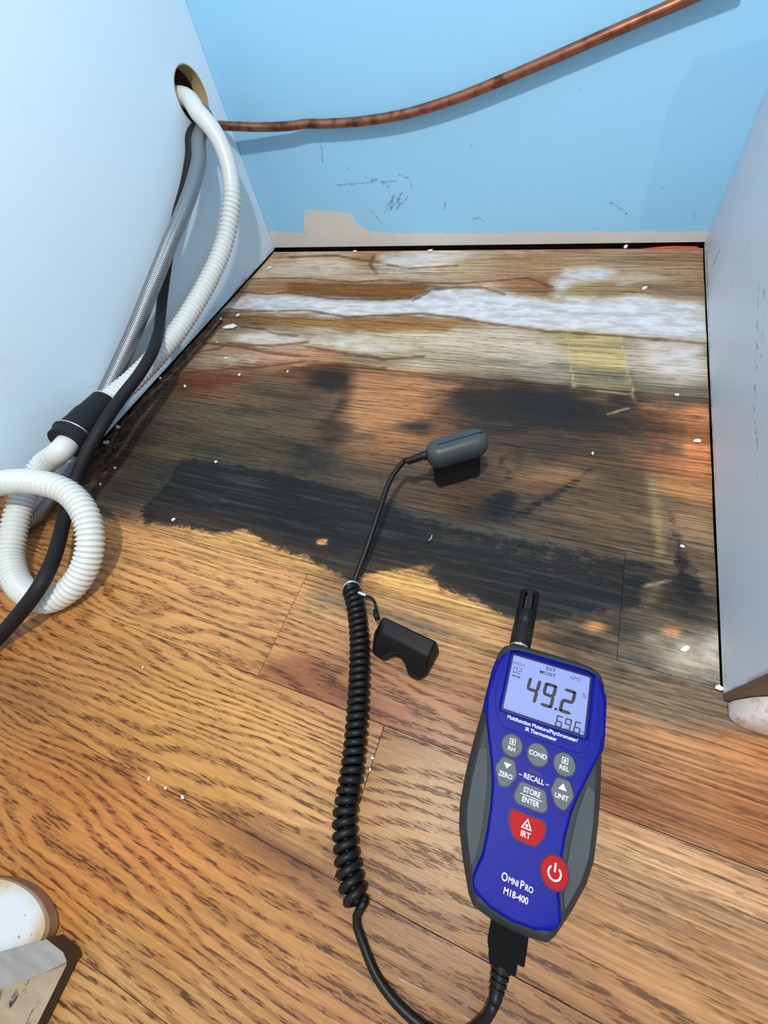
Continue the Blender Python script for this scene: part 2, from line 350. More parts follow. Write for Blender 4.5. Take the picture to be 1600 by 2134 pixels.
TP = np.array([onz(u, v)[:2] for u, v, *_ in TONE]); TC = lin(np.array([t[2:] for t in TONE])) 
TR = np.searchsorted(-np.array(ROWS), -TP[:, 1])
KALB = 0.95
def paint(o, row):
    me = o.data; n = len(me.vertices)
    co = np.zeros(n * 3); me.vertices.foreach_get('co', co); co = co.reshape(-1, 3)
    P = co[:, :2] + np.array([o.location.x, o.location.y])
    d = (P[:, None, :] - TP[None]) * np.array([.5, 1.0])
    w = 1 / ((d ** 2).sum(2) + .005 ** 2) ** 1.9 * np.where(TR == row, 5.0, 1.0)[None]
    base = (w @ TC) / w.sum(1)[:, None] * KALB
    for q, c_, sf_ in OVER:
        k = np.clip(.5 - poly_sdf(P, fl(q)) / sf_, 0, 1)[:, None] * .9
        base = base * (1 - k) + lin(c_) * KALB * k
    for q in CLEAR:
        k = np.clip(.5 - poly_sdf(P, fl(q)) / .004, 0, 1)[:, None]
        base = base * (1 - k) + lin((214, 150, 96)) * KALB * k
    worn = np.clip((P[:, 1] + .60 - .12 * np.clip((P[:, 0] - .45) / .1, 0, 1) * -1) / .10, 0, 1)
    base = base * (np.array([.93, .88, .77]) + np.array([.04, .07, .16]) * worn[:, None]) * (1.16 if row == 1 else 1.0)
    fld = lambda s: np.clip(.5 - s / .020, 0, 1)
    bl = np.zeros(n)
    for i_, q in enumerate(BLACK): bl = np.maximum(bl, fld(poly_sdf(P, fl(q))) * (1.0 if i_ == 0 else .78 if len(q) != 8 else .60))
    cl_ = np.zeros(n)
    for q in CLEAR: cl_ = np.maximum(cl_, np.clip(.5 - poly_sdf(P, fl(q)) / .006, 0, 1))
    bl = bl * (1 - cl_)
    so = np.zeros(n)
    for u, v, a, b, k in SOOT:
        c = onz(u, v)[:2]; r2 = ((P[:, 0] - c[0]) / a) ** 2 + ((P[:, 1] - c[1]) / b) ** 2
        so = np.maximum(so, k * np.exp(-r2 * .9))
    so = so * (1 - cl_)
    wh = np.zeros(n)
    for k, q in WHITE: wh = np.maximum(wh, k * np.clip(.5 - poly_sdf(P, fl(q)) / .022, 0, 1) ** .8)
    ri = np.zeros(n)
    for q in RING: ri = np.maximum(ri, np.clip(1 - line_dist(P, fl(q)) / .010, 0, 1))
    pa = np.zeros(n)
    for q in PALE: pa = np.maximum(pa, np.clip(1 - line_dist(P, fl(q)) / .012, 0, 1))
    di = fld(poly_sdf(P, fl(DIRT)))
    A = me.color_attributes.new('tone', 'FLOAT_COLOR', 'POINT')
    A.data.foreach_set('color', np.column_stack([base, worn]).ravel())
    A = me.color_attributes.new('stain', 'FLOAT_COLOR', 'POINT')
    A.data.foreach_set('color', np.column_stack([bl, wh, ri, so]).ravel())
    A = me.color_attributes.new('mark', 'FLOAT_COLOR', 'POINT')
    A.data.foreach_set('color', np.column_stack([pa, di, np.full(n, random.random()), np.ones(n)]).ravel())

def oak_material():
    m = N('oak_plank')
    tone, stain, mark = m.attr('tone'), m.attr('stain'), m.attr('mark')
    ss = m.new('ShaderNodeSeparateColor'); m.l.new(stain.outputs['Color'], ss.inputs[0])
    sm = m.new('ShaderNodeSeparateColor'); m.l.new(mark.outputs['Color'], sm.inputs[0])
    off = m.new('ShaderNodeCombineXYZ'); m.put(off.inputs[0], m.math('MULTIPLY', sm.outputs[2], 37.0)); m.put(off.inputs[1], m.math('MULTIPLY', sm.outputs[2], 11.0))
    add = m.new('ShaderNodeVectorMath', operation='ADD'); m.l.new(m.pos(), add.inputs[0]); m.l.new(off.outputs[0], add.inputs[1])
    p = add.outputs[0]
    sx = m.new('ShaderNodeSeparateXYZ'); m.l.new(p, sx.inputs[0])
    # growth rings, bent into cathedral figure
    n1 = m.noise(m.scale(p, (2.6, 13, 1)), 1.0, 3.0, .42)
    ry = m.math('ADD', sx.outputs[1], m.math('MULTIPLY', m.math('SUBTRACT', n1, .5), .11))
    n3 = m.noise(m.scale(p, (14, 60, 1)), 1.0, 3.0, .6)
    ry = m.math('ADD', ry, m.math('MULTIPLY', m.math('SUBTRACT', n3, .5), .0042))
    ring = m.math('ADD', m.math('MULTIPLY', m.math('SINE', m.math('MULTIPLY', ry, 2 * math.pi / .0062)), .5), .5)
    # open pores: short dark dashes, thickest in the early wood
    pv = m.noise(m.scale(p, (100, 850, 1)), 1.0, 2.0, .55)
    pv2 = m.noise(m.scale(p, (24, 420, 1)), 1.0, 3.0, .6)
    pore = m.math('MULTIPLY', m.ramp(m.math('ADD', m.math('MULTIPLY', pv, .6), m.math('MULTIPLY', pv2, .4)), .495, .575), m.ramp(ring, .15, .80, .12, 1.0))
    fib = m.noise(m.scale(p, (12, 560, 1)), 1.0, 5.0, .70)
    broad = m.noise(m.scale(p, (3.5, 34, 1)), 1.0, 4.0, .55)
    worn = tone.outputs['Alpha']
    # colour
    c = tone.outputs['Color']
    gs = m.math('ADD', m.math('MULTIPLY', fib, .72), m.math('MULTIPLY', broad, .28))
    g = m.math('ADD', m.math('MULTIPLY', m.ramp(gs, .34, .66, .76, 1.24), m.math('SUBTRACT', 1.0, worn)), m.math('MULTIPLY', m.ramp(gs, .37, .63, .46, 1.52), worn))
    gm = m.new('ShaderNodeCombineXYZ')
    for i in range(3): m.put(gm.inputs[i], g)
    c = m.mix(1.0, c, gm.outputs[0], 'MULTIPLY')
    blot = m.ramp(m.noise(m.scale(p, (16, 42, 1)), 1.0, 4.0, .6), .58, .76)
    c = m.mix(m.math('MULTIPLY', blot, m.ramp(worn, 0, 1, .55, .35)), c, m.mix(worn, (.50, .36, .27, 1), (.50, .44, .38, 1)), 'MULTIPLY')
    ringk = m.math('MULTIPLY', m.ramp(ring, .40, .95), m.ramp(worn, 0, 1, .50, .12))
    c = m.mix(ringk, c, m.mix(worn, (.46, .32, .20, 1), (.40, .37, .33, 1)), 'MULTIPLY')
    c = m.mix(m.math('MULTIPLY', pore, m.ramp(worn, 0, 1, .90, .60)), c, m.mix(worn, (.26, .16, .10, 1), (.30, .28, .25, 1)), 'MULTIPLY')
    # tide lines
    wob = m.noise(m.scale(p, (55, 75, 1)), 1.0, 4.0, .6)
    # white mineral bloom
    wn = m.noise(m.scale(p, (40, 90, 1)), 1.0, 6.0, .62)
    wf = m.ramp(m.math('ADD', ss.outputs[1], m.math('MULTIPLY', m.math('SUBTRACT', wn, .5), 1.0)), .18, .80)
    wf = m.math('MULTIPLY', wf, m.ramp(m.noise(m.scale(p, (70, 330, 1)), 1.0, 5, .6), .25, .60, .48, .92))
    c = m.mix(wf, c, m.mix(m.ramp(ss.outputs[1], .45, .85), lin4((212, 196, 174), .95), m.mix(m.ramp(wn, .35, .62), lin4((190, 184, 180), .95), lin4((224, 225, 231), .95))))
    rn = m.ramp(m.math('ADD', ss.outputs[2], m.math('MULTIPLY', m.math('SUBTRACT', wob, .5), .70)), .56, .92)
    c = m.mix(m.math('MULTIPLY', rn, .72), c, lin4((96, 54, 26), .9))
    # soot-like clouds and the black fungus stain
    sn = m.noise(m.scale(p, (38, 110, 1)), 1.0, 7.0, .68)
    sf = m.ramp(m.math('ADD', stain.outputs['Alpha'], m.math('MULTIPLY', m.math('SUBTRACT', sn, .5), 1.1)), .10, .72)
    sf = m.math('MULTIPLY', sf, m.ramp(stain.outputs['Alpha'], .02, .15))
    c = m.mix(m.math('MULTIPLY', sf, .84), c, lin4((26, 26, 26)))
    bn = m.noise(m.scale(p, (90, 150, 1)), 1.0, 9.0, .72)
    bf = m.ramp(m.math('ADD', ss.outputs[0], m.math('MULTIPLY', m.math('SUBTRACT', bn, .5), 1.15)), .36, .62)
    bf = m.math('MULTIPLY', bf, m.ramp(ss.outputs[0], .02, .2))
    bk = m.mix(m.ramp(m.noise(m.scale(p, (12, 260, 1)), 1.0, 5, .7), .46, .74), lin4((17, 20, 23)), lin4((58, 58, 54)))
    c = m.mix(m.math('MULTIPLY', bf, .93), c, bk)
    # wet dirt along the cabinet, pale scratches
    dn = m.noise(m.scale(p, (110, 80, 1)), 1.0, 6.0, .6)
    df = m.ramp(m.math('ADD', sm.outputs[1], m.math('MULTIPLY', m.math('SUBTRACT', dn, .5), .8)), .40, .64)
    c = m.mix(m.math('MULTIPLY', df, .90), c, m.mix(m.ramp(dn, .4, .62), lin4((30, 22, 16)), lin4((112, 72, 44))))
    pf = m.ramp(m.math('ADD', sm.outputs[0], m.math('MULTIPLY', m.math('SUBTRACT', wob, .5), .30)), .82, 1.0)
    c = m.mix(m.math('MULTIPLY', pf, .42), c, lin4((206, 186, 146)))
    m.base(c)
    ro = m.math('ADD', m.ramp(worn, 0, 1, .38, .66), m.math('MULTIPLY', m.math('SUBTRACT', fib, .5), .25))
    m.rough(ro)
    m.put(m.b.inputs['Specular IOR Level'], m.ramp(worn, 0, 1, .42, .24))
    h = m.math('ADD', m.math('MULTIPLY', pore, -1.0), m.math('MULTIPLY', fib, .5))
    m.bump(h, .35, .0006)
    return m.m
OAK = oak_material()

floor = empty('floor', (0, 0, 0), kind='structure', label='strip oak floor, water stained black and white inside the alcove')
def plank(row, x0, x1):
    y1, y0 = ROWS[row], ROWS[row + 1]
    g = .00018; x0 += g; x1 -= g; y0 += g; y1 -= g
    fine = row <= 6 and x1 < .8
    st = .0032 if fine else .012
    nx = max(2, int((x1 - x0) / st)); ny = max(4, int((y1 - y0) / st))
    xs = np.linspace(x0, x1, nx + 1); ys = np.linspace(y0, y1, ny + 1)
    cx, cy = (x0 + x1) / 2, (y0 + y1) / 2
    cup = .0010 if row <= 4 else .0004
    tz = random.uniform(-.0003, .0003)
    V = []; F = []
    for j, y in enumerate(ys):
        for i, x in enumerate(xs):
            t = (y - cy) / (y1 - y0) * 2
            z = tz + cup * (t * t - 1) * (1 if row <= 4 else .4)
            if j in (0, ny) or i in (0, nx): z -= .0004
            V.append((x - cx, y - cy, z))
    for j in range(ny):
        for i in range(nx):
            a = j * (nx + 1) + i; F.append((a, a + 1, a + nx + 2, a + nx + 1))
    rim = [i for i in range(nx + 1)] + [j * (nx + 1) + nx for j in range(1, ny + 1)] + [ny * (nx + 1) + i for i in range(nx - 1, -1, -1)] + [j * (nx + 1) for j in range(ny - 1, 0, -1)]
    k = len(V)
    for r in rim: V.append((V[r][0], V[r][1], -.018))
    for q in range(len(rim)):
        s = (q + 1) % len(rim); F.append((rim[q], k + q, k + s, rim[s]))
    o = mesh('plank', V, F, OAK, floor, smooth=True)
    o.modifiers.new('split', 'EDGE_SPLIT').split_angle = math.radians(40)
    o.location = (cx, cy, 0)
    paint(o, row + 1)
    return o
for row in range(len(ROWS) - 1):
    if row <= 4: js = [.0006, .6096]
    elif row == 5: js = [.0006, .128, .553, .6096]
    elif row == 6: js = [-.40, .3225, .78, 1.05]
    elif row == 7: js = [-.40, .422, 1.05]
    elif row == 8: js = [-.40, .70, 1.05]
    else: js = [-.40, .05 + .31 * ((row * 7) % 3), 1.05]
    for a, b in zip(js[:-1], js[1:]): plank(row, a, b)
m = N('subfloor_dark_wood'); m.base(m.mix(m.noise(m.objco(), 90, 5), lin4((26, 18, 13)), lin4((60, 40, 27)))); m.rough(.9)
box('subfloor', (-.42, -1.05, -.040), (1.08, .03, -.0182), m.m, None, kind='structure', label='dark subfloor seen in the gaps round the planks')
# ================================================================== WALLS AND CABINETS
def wall_material():
    m = N('blue_wall_paint')
    at = m.attr('mark'); s = m.new('ShaderNodeSeparateColor'); m.l.new(at.outputs['Color'], s.inputs[0])
    p = m.pos()
    c = m.mix(m.noise(m.scale(p, (4, 4, 4)), 1.0, 3), lin4((146, 205, 240), .97), lin4((153, 209, 243), 1.0))
    f = m.ramp(m.math('ADD', s.outputs[0], m.math('MULTIPLY', m.math('SUBTRACT', m.noise(p, 130, 5), .5), .30)), .44, .56)
    pr_ = m.mix(m.noise(p, 45, 5), lin4((206, 204, 200), .95), lin4((218, 211, 203), .98))
    c = m.mix(f, c, pr_)
    sc = m.ramp(m.math('ADD', s.outputs[1], m.math('MULTIPLY', m.math('SUBTRACT', m.noise(p, 260, 4), .5), .9)), .62, 1.0)
    c = m.mix(m.math('MULTIPLY', sc, .60), c, lin4((66, 84, 104)))
    pk = m.ramp(m.math('ADD', s.outputs[2], m.math('MULTIPLY', m.math('SUBTRACT', m.noise(p, 30, 4), .5), .4)), .4, .6)
    c = m.mix(m.math('MULTIPLY', pk, .16), c, lin4((112, 172, 216), .9))
    m.base(c); m.rough(.62); m.bump(m.noise(p, 420, 3), .12, .0006)
    return m.m
BLUE = wall_material()
def wpl(pts): return [(lambda q: (q[0], q[2]))(ony(u, v)) for u, v in pts]
PRIMER = [(560,560),(560,480),(600,484),(634,486),(634,438),(700,440),(733,446),(744,466),(772,482),(830,486),(960,486),(1100,484),(1250,482),(1400,484),(1480,482),(1490,540),(1000,540)]
SCUFF = [[(668,290),(672,340)],[(720,345),(735,365)],[(760,370),(800,380),(830,378)],[(780,372),(812,392)],[(800,445),(822,405),(812,440),(838,400),(826,436),(850,410)],[(830,365),(852,372),(860,398)],[(1205,180),(1212,196)],[(985,458),(1000,452),(1008,462)],[(1380,392),(1382,394)],[(1270,420),(1300,440),(1310,455)],[(1440,440),(1450,455)],[(940,365),(943,372)],[(700,386),(780,382)],[(765,430),(800,470)],[(980,300),(986,306)],[(632,470),(640,494)],[(930,415),(925,440)]]
TAPE = [(1330,480),(1350,380),(1400,200),(1450,120),(1600,80),(1600,300),(1480,470)]
xs = np.concatenate([[-.75], np.arange(-.02, .632, .003), [1.35]]); zs = np.concatenate([np.arange(.0035, .30, .003), [.45, .92]])
V = [(x, 0, z) for z in zs for x in xs]; F = []; w = len(xs)
for j in range(len(zs) - 1):
    for i in range(w - 1): F.append((j * w + i, j * w + i + 1, (j + 1) * w + i + 1, (j + 1) * w + i))
n0 = len(V); V += [(xs[0], .0127, zs[0]), (xs[-1], .0127, zs[0]), (xs[-1], .0127, zs[-1]), (xs[0], .0127, zs[-1])]
F += [(n0, n0 + 3, n0 + 2, n0 + 1)]
b = list(range(w)); F.append(tuple(b) + (n0 + 1, n0))
t_ = [(len(zs) - 1) * w + i for i in range(w)]; F.append(tuple(t_) + (n0 + 2, n0 + 3))
wall = mesh('wall_back', V, F, BLUE, None, kind='structure', label='blue painted drywall at the back of the alcove with bare primer strip at the bottom')
co = np.array([v[:] for v in V]); P = co[:, [0, 2]]
ch = np.column_stack([np.clip(.5 - poly_sdf(P, wpl(PRIMER)) / .02, 0, 1), np.max([np.clip(1 - line_dist(P, wpl(q)) / .0045, 0, 1) for q in SCUFF], axis=0), np.clip(.5 - poly_sdf(P, wpl(TAPE)) / .02, 0, 1), np.ones(len(P))])
wall.data.color_attributes.new('mark', 'FLOAT_COLOR', 'POINT').data.foreach_set('color', ch.ravel())
m = N('sill_plate_wood'); m.base(m.mix(m.noise(m.objco(), 50, 4), lin4((40, 26, 18)), lin4((74, 48, 32)))); m.rough(.9)
box('trim_1', (-.75, .020, -.018), (1.35, .045, .10), m.m, None, kind='structure', label='dark wood sill plate behind the gap under the blue wall')
RED = simple('red_plastic', (214, 52, 28), .45)
q0, q1 = ony(1330, 519, .004), ony(1452, 517, .004)
tube('red_wire', [(q0[0], -.0030, -.0040), ((q0[0] + q1[0]) / 2, -.0028, -.0014), (q1[0], -.0030, -.0020)], .0019, RED, None, label='bright red wire glimpsed in the gap below the blue wall', cat='wire')

def laminate(name, a, b, marks=True):
    m = N(name); p = m.pos(); at = m.attr('mark'); s = m.new('ShaderNodeSeparateColor'); m.l.new(at.outputs['Color'], s.inputs[0])
    c = m.mix(m.noise(m.scale(p, (5, 5, 5)), 1.0, 3), lin4(a), lin4(b))
    sm = m.ramp(m.noise(m.scale(p, (10, 14, 14)), 1.0, 5, .6), .60, .80)
    c = m.mix(m.math('MULTIPLY', sm, .22), c, lin4((170, 168, 172)))
    sc = m.ramp(m.math('ADD', s.outputs[0], m.math('MULTIPLY', m.math('SUBTRACT', m.noise(p, 220, 4), .5), .9)), .70, 1.1)
    c = m.mix(m.math('MULTIPLY', sc, .6), c, lin4((88, 92, 104)))
    d = m.ramp(m.math('ADD', s.outputs[1], m.math('MULTIPLY', m.math('SUBTRACT', m.noise(p, 160, 5), .5), .8)), .62, 1.0)
    c = m.mix(m.math('MULTIPLY', d, .6), c, lin4((108, 92, 74)))
    m.base(c); m.rough(.42); m.b.inputs['Specular IOR Level'].default_value = .35
    return m.m
LAM_L = laminate('white_laminate', (200, 221, 236), (207, 227, 240))
LAM_R = laminate('grey_white_laminate', (206, 213, 224), (214, 220, 230))
RAW = N('raw_plywood_edge'); _p = RAW.objco()
RAW.base(RAW.mix(RAW.noise(RAW.scale(_p, (220, 30, 30)), 1.0, 4), lin4((150, 122, 84)), lin4((204, 178, 134)))); RAW.rough(.85); RAW = RAW.m
CARC = simple('cabinet_interior_wood', (150, 118, 84), .6, scale=20)

HY, HZ, HR = -.052, .203, .0278
def wall_sheet(name, x, y0, y1, z0, z1, thick, mat, parent, lines, dirt, hole=None):
    st = .004
    ys = np.arange(y0, y1 + 1e-6, st); ys[-1] = y1
    zs = np.concatenate([np.arange(z0, .36, st), [.5, z1]])
    V = []; F = []; w = len(ys)
    for z in zs:
        for y in ys: V.append((x, y, z))
    for j in range(len(zs) - 1):
        for i in range(w - 1):
            if hole and abs((ys[i] + ys[i + 1]) / 2 - hole[0]) < hole[2] + .006 and abs((zs[j] + zs[j + 1]) / 2 - hole[1]) < hole[2] + .006: continue
            F.append((j * w + i, j * w + i + 1, (j + 1) * w + i + 1, (j + 1) * w + i))
    if hole:
        bm = bmesh.new(); bv = [bm.verts.new(v) for v in V]
        for q in F: bm.faces.new([bv[i] for i in q])
        es = [e for e in bm.edges if len(e.link_faces) == 1 and all(abs(v.co.y - hole[0]) < hole[2] + .02 and abs(v.co.z - hole[1]) < hole[2] + .02 for v in e.verts) and any(abs(v.co.y) > .0007 for v in e.verts)]
        cv = [bm.verts.new((x, yy, zz)) for yy, zz in circle(hole[0], hole[1], hole[2], n=48)]
        es += [bm.edges.new((cv[i], cv[(i + 1) % 48])) for i in range(48)]
        bmesh.ops.triangle_fill(bm, use_beauty=True, use_dissolve=False, edges=es)
        for v in [v for v in bm.verts if not v.link_faces]: bm.verts.remove(v)
        bm.verts.index_update(); bm.verts.ensure_lookup_table()
        V = [tuple(v.co) for v in bm.verts]; F = [[v.index for v in f.verts] for f in bm.faces]; bm.free()
    V = np.array(V)
    o = mesh(name, V, F, mat, parent)
    if (o.data.polygons[0].normal.x > 0) != (x < .3): o.data.flip_normals()
    s = o.modifiers.new('thick', 'SOLIDIFY'); s.thickness = thick; s.offset = -1
    P = V[:, 1:]
    f1 = np.max([np.clip(1 - line_dist(P, q) / .006, 0, 1) for q in lines], axis=0) if lines else np.zeros(len(P))
    f2 = np.max([np.clip(1 - line_dist(P, q) / .008, 0, 1) for q in dirt], axis=0)
    o.data.color_attributes.new('mark', 'FLOAT_COLOR', 'POINT').data.foreach_set('color', np.column_stack([f1, f2, f1 * 0, f1 * 0 + 1]).ravel())
    return o
FR = -.530
cabL = empty('base_cabinet', (0, FR, 0), label='white cabinet side on the left with a round hole for the hoses', cat='cabinet')
def child(o, p):
    o.matrix_parent_inverse = Matrix.Translation(-p.location); return o
lxp = lambda pts: [(lambda q: (q[1], q[2]))(onx(u, v)) for u, v in pts]
rxp = lambda pts: [(lambda q: (q[1], q[2]))(onx(u, v, .61)) for u, v in pts]
sp = wall_sheet('side_panel', 0.0, FR, -.0006, .0012, .86, .016, LAM_L, cabL, [lxp([(150,684),(151,686)]), lxp([(146,860),(148,840)])], [lxp([(578,505),(560,470)]), lxp([(575,512),(500,598),(380,740)]), lxp([(508,582),(512,590)])], (HY, HZ, HR))
child(sp, cabL)
# raw wood lining of the hole
V = []; F = []; n = 48
for k, (x, r) in enumerate([(.0002, HR + .0001), (.0002, HR - .0010), (-.0170, HR - .0012), (-.0170, HR + .0012)]):
    for i in range(n):
        a = 2 * math.pi * i / n; V.append((x, HY + r * math.cos(a), HZ + r * math.sin(a)))
for k in range(3):
    for i in range(n):
        j = (i + 1) % n; F.append((k * n + i, k * n + j, (k + 1) * n + j, (k + 1) * n + i))
child(mesh('hole_rim', V, F, RAW, cabL, smooth=False, label='raw tan wood edge of the round hole'), cabL)
for nm, lo, hi, mt in (('far_side_panel', (-.60, FR, .003), (-.584, -.001, .86), LAM_L), ('back_panel', (-.584, -.012, .10), (-.017, -.004, .86), CARC), ('bottom_panel', (-.584, FR, .10), (-.017, -.013, .116), CARC),
                       ('face_panel', (-.60, FR - .019, .10), (.0, FR - .0005, .86), LAM_L), ('toe_kick', (-.584, FR + .05, .002), (-.017, FR + .066, .0995), CARC), ('shelf_panel', (-.584, FR + .05, .30), (-.017, -.013, .316), CARC)):
    child(box(nm, lo, hi, mt, cabL), cabL)
cabR = empty('base_cabinet', (.61, FR, 0), label='grey-white cabinet side on the right with pencil streaks', cat='cabinet')
sp = wall_sheet('side_panel', .61, FR, -.0006, .0012, .86, .016, LAM_R, cabR,
    [rxp([(1581,590),(1577,700),(1570,865)]), rxp([(1592,600),(1586,760)]), rxp([(1576,900),(1578,1000)]), rxp([(1572,880),(1577,930)]), rxp([(1594,200),(1545,310),(1490,440)]), rxp([(1512,1330),(1510,1420)])],
    [rxp([(1472,520),(1480,800),(1490,1000)]), rxp([(1600,1402),(1560,1424),(1510,1448)]), rxp([(1482,560),(1500,520)])])
child(sp, cabR)
for nm, lo, hi, mt in (('far_side_panel', (1.194, FR, .003), (1.21, -.001, .86), LAM_R), ('back_panel', (.627, -.012, .10), (1.194, -.004, .86), CARC), ('bottom_panel', (.627, FR, .10), (1.194, -.013, .116), CARC),
                       ('raw_front_edge', (.6102, FR - .0040, .002), (.626, FR - .0002, .86), simple('brown_raw_edge', (112, 88, 70), .8)), ('toe_kick', (.627, FR + .004, .002), (1.194, FR + .02, .0995), CARC), ('face_panel', (.627, FR - .019, .10), (1.21, FR - .0005, .86), LAM_R)):
    child(box(nm, lo, hi, mt, cabR), cabR)
WP = N('worn_white_paint'); _p = WP.objco()
WP.base(WP.mix(WP.ramp(WP.noise(_p, 120, 6, .65), .50, .70), lin4((226, 218, 216)), lin4((176, 150, 136)))); WP.rough(.55); WP = WP.m
# white quarter-round shoe moulding in front of the right cabinet
prof = [(-.0122, 0.0), (-.0126, .006), (-.0124, .016), (-.0115, .025), (-.0092, .032), (-.0055, .0365), (-.0015, .0385), (0, .0385), (0, 0)]
V = []; F = []; n = len(prof); secs = [(0, .14, .62), (.0012, .34, .78), (.0035, .58, .90), (.007, .78, .97), (.012, .92, 1), (.019, 1, 1), (.58, 1, 1)]
for x, kz, ky in secs:
    for y, z in prof: V.append((x, y * ky, z * kz))
for k in range(len(secs) - 1):
    for i in range(n): j = (i + 1) % n; F.append((k * n + i, k * n + j, (k + 1) * n + j, (k + 1) * n + i))
F.append(tuple(range(n))[::-1]); F.append(tuple((len(secs) - 1) * n + i for i in range(n)))
shoe = mesh('shoe_moulding', V, F, WP, None, label='worn white rounded shoe moulding at the foot of the right cabinet', cat='moulding', bevel=.0006)
shoe.location = (.6122, FR - .0044, .0006)
# ================================================================== PLUMBING
COPPER = N('copper'); _p = COPPER.objco()
COPPER.base(COPPER.mix(COPPER.ramp(COPPER.noise(_p, 70, 5), .40, .70), lin4((164, 108, 84)), lin4((96, 60, 46)))); COPPER.rough(.34); COPPER.b.inputs['Metallic'].default_value = .85; COPPER = COPPER.m
pts = [(-.10, -.034, .170), (-.03, -.033, .168)]
for u, v, y in ((449, 262, -.029), (480, 263, -.026), (540, 265, -.020), (600, 263, -.016), (640, 258, -.013), (680, 258, -.012), (760, 252, -.011), (850, 236, -.011), (950, 205, -.011), (1050, 165, -.011), (1150, 122, -.011), (1250, 78, -.011), (1350, 34, -.011), (1450, -10, -.012), (1560, -62, -.014)):
    pts.append(tuple(ony(u, v, y)))
copper = tube('copper_pipe', pts, .0049, COPPER, None, step=.005, nseg=16, label='thin bent copper pipe rising across the blue wall', cat='pipe')

WHOSE = N('milky_plastic'); _p = WHOSE.objco()
WHOSE.base(WHOSE.mix(WHOSE.noise(_p, 14, 3), lin4((204, 210, 208)), lin4((218, 222, 219)))); WHOSE.rough(.30)
WHOSE.b.inputs['Subsurface Weight'].default_value = .25; WHOSE.b.inputs['Subsurface Radius'].default_value = (.008, .008, .007); WHOSE.b.inputs['Subsurface Scale'].default_value = .6
WHOSE = WHOSE.m
BRUB = simple('black_rubber', (24, 25, 28), .6, spec=.28, bump=.1)
BPLA = simple('black_plastic', (15, 16, 18), .48, spec=.25)
STEELW = simple('bright_wire', (200, 202, 205), .25, metal=1.0)

hose = empty('drain_hose', tuple(onx(180, 885, .03) * np.array([1, 1, 0])), label='milky white corrugated drain hose with black rubber coupling, looped on the floor', cat='hose')
def keep(o, p): o.matrix_parent_inverse = Matrix.Translation(-p.location); return o
up = [(-.10, -.066, .214), (-.04, -.064, .208)]
for u, v, x in ((388, 205, .000), (414, 236, .020), (444, 272, .034), (468, 320, .043), (481, 375, .047), (482, 430, .047), (466, 510, .043), (430, 592, .039), (378, 678, .036), (326, 742, .034), (280, 790, .034), (240, 824, .035), (206, 852, .038)):
    up.append(tuple(onx(u, v, x)))
L0 = None
def corr(s, r0=.0112, amp=.0013, pitch=.0050, s0=.0, s1=9.0):
    k = np.clip((s - s0) / .03, 0, 1) * np.clip((s1 - s) / .02, 0, 1)
    return r0 + k * amp * (1 - 2 * np.abs(np.cos(s * math.pi / pitch)) ** 3)
keep(tube('upper_hose', up, lambda s: corr(s, .0104, .0010, .0060, .20), WHOSE, hose, step=.0006, nseg=24, label='white hose coming out of the hole'), hose)
c0 = np.array(up[-1]); c1 = onx(140, 925, .050)
ax = (c1 - c0); ln = np.linalg.norm(ax); ax /= ln
cp = keep(lathe('coupling', [(-.012, .0118), (-.012, .0136), (.010, .0150), (.016, .0162), (.030, .0166), (.040, .0176), (.041, .0190), (.046, .0190), (.047, .0180), (ln, .0178), (ln, .0130)], c0, ax, BRUB, hose, n=32, label='black rubber coupling joining the hoses'), hose)
ring_c = c0 + ax * .0435
def ring_pts(c, a, r, n=40):
    a = np.array(a) / np.linalg.norm(a); u = np.cross(a, [0, 0, 1.]); u /= np.linalg.norm(u); w = np.cross(a, u)
    return [c + r * (math.cos(2 * math.pi * i / n) * u + math.sin(2 * math.pi * i / n) * w) for i in range(n + 1)]
tube('wire_clamp', ring_pts(ring_c, ax, .0194), .0009, STEELW, cp, step=.003, nseg=8)
tube('clear_sleeve', ring_pts(c0 - ax * .0125, ax, .0126), .0013, WHOSE, cp, step=.003, nseg=8)
low = [tuple(c1 - ax * .01), tuple(c1 + ax * .012)]
for u, v, z in ((92, 968, .047), (62, 1010, .041), (40, 1060, .034), (27, 1115, .026), (22, 1170, .018), (42, 1222, .0125), (92, 1252, .0125), (143, 1230, .0155), (176, 1184, .024), (188, 1128, .036), (178, 1072, .048), (146, 1030, .058), (98, 1009, .066), (40, 1003, .069), (-20, 1012, .068), (-90, 1040, .062)):
    low.append(tuple(onz(u, v, z)))
low += [(-.085, -.600, .050), (-.150, -.650, .028), (-.230, -.720, .013), (-.330, -.800, .0115)]
keep(tube('lower_hose', low, lambda s: corr(s, .0102, .0009, .0044, .025), WHOSE, hose, step=.0006, nseg=24, label='looped lower hose'), hose)

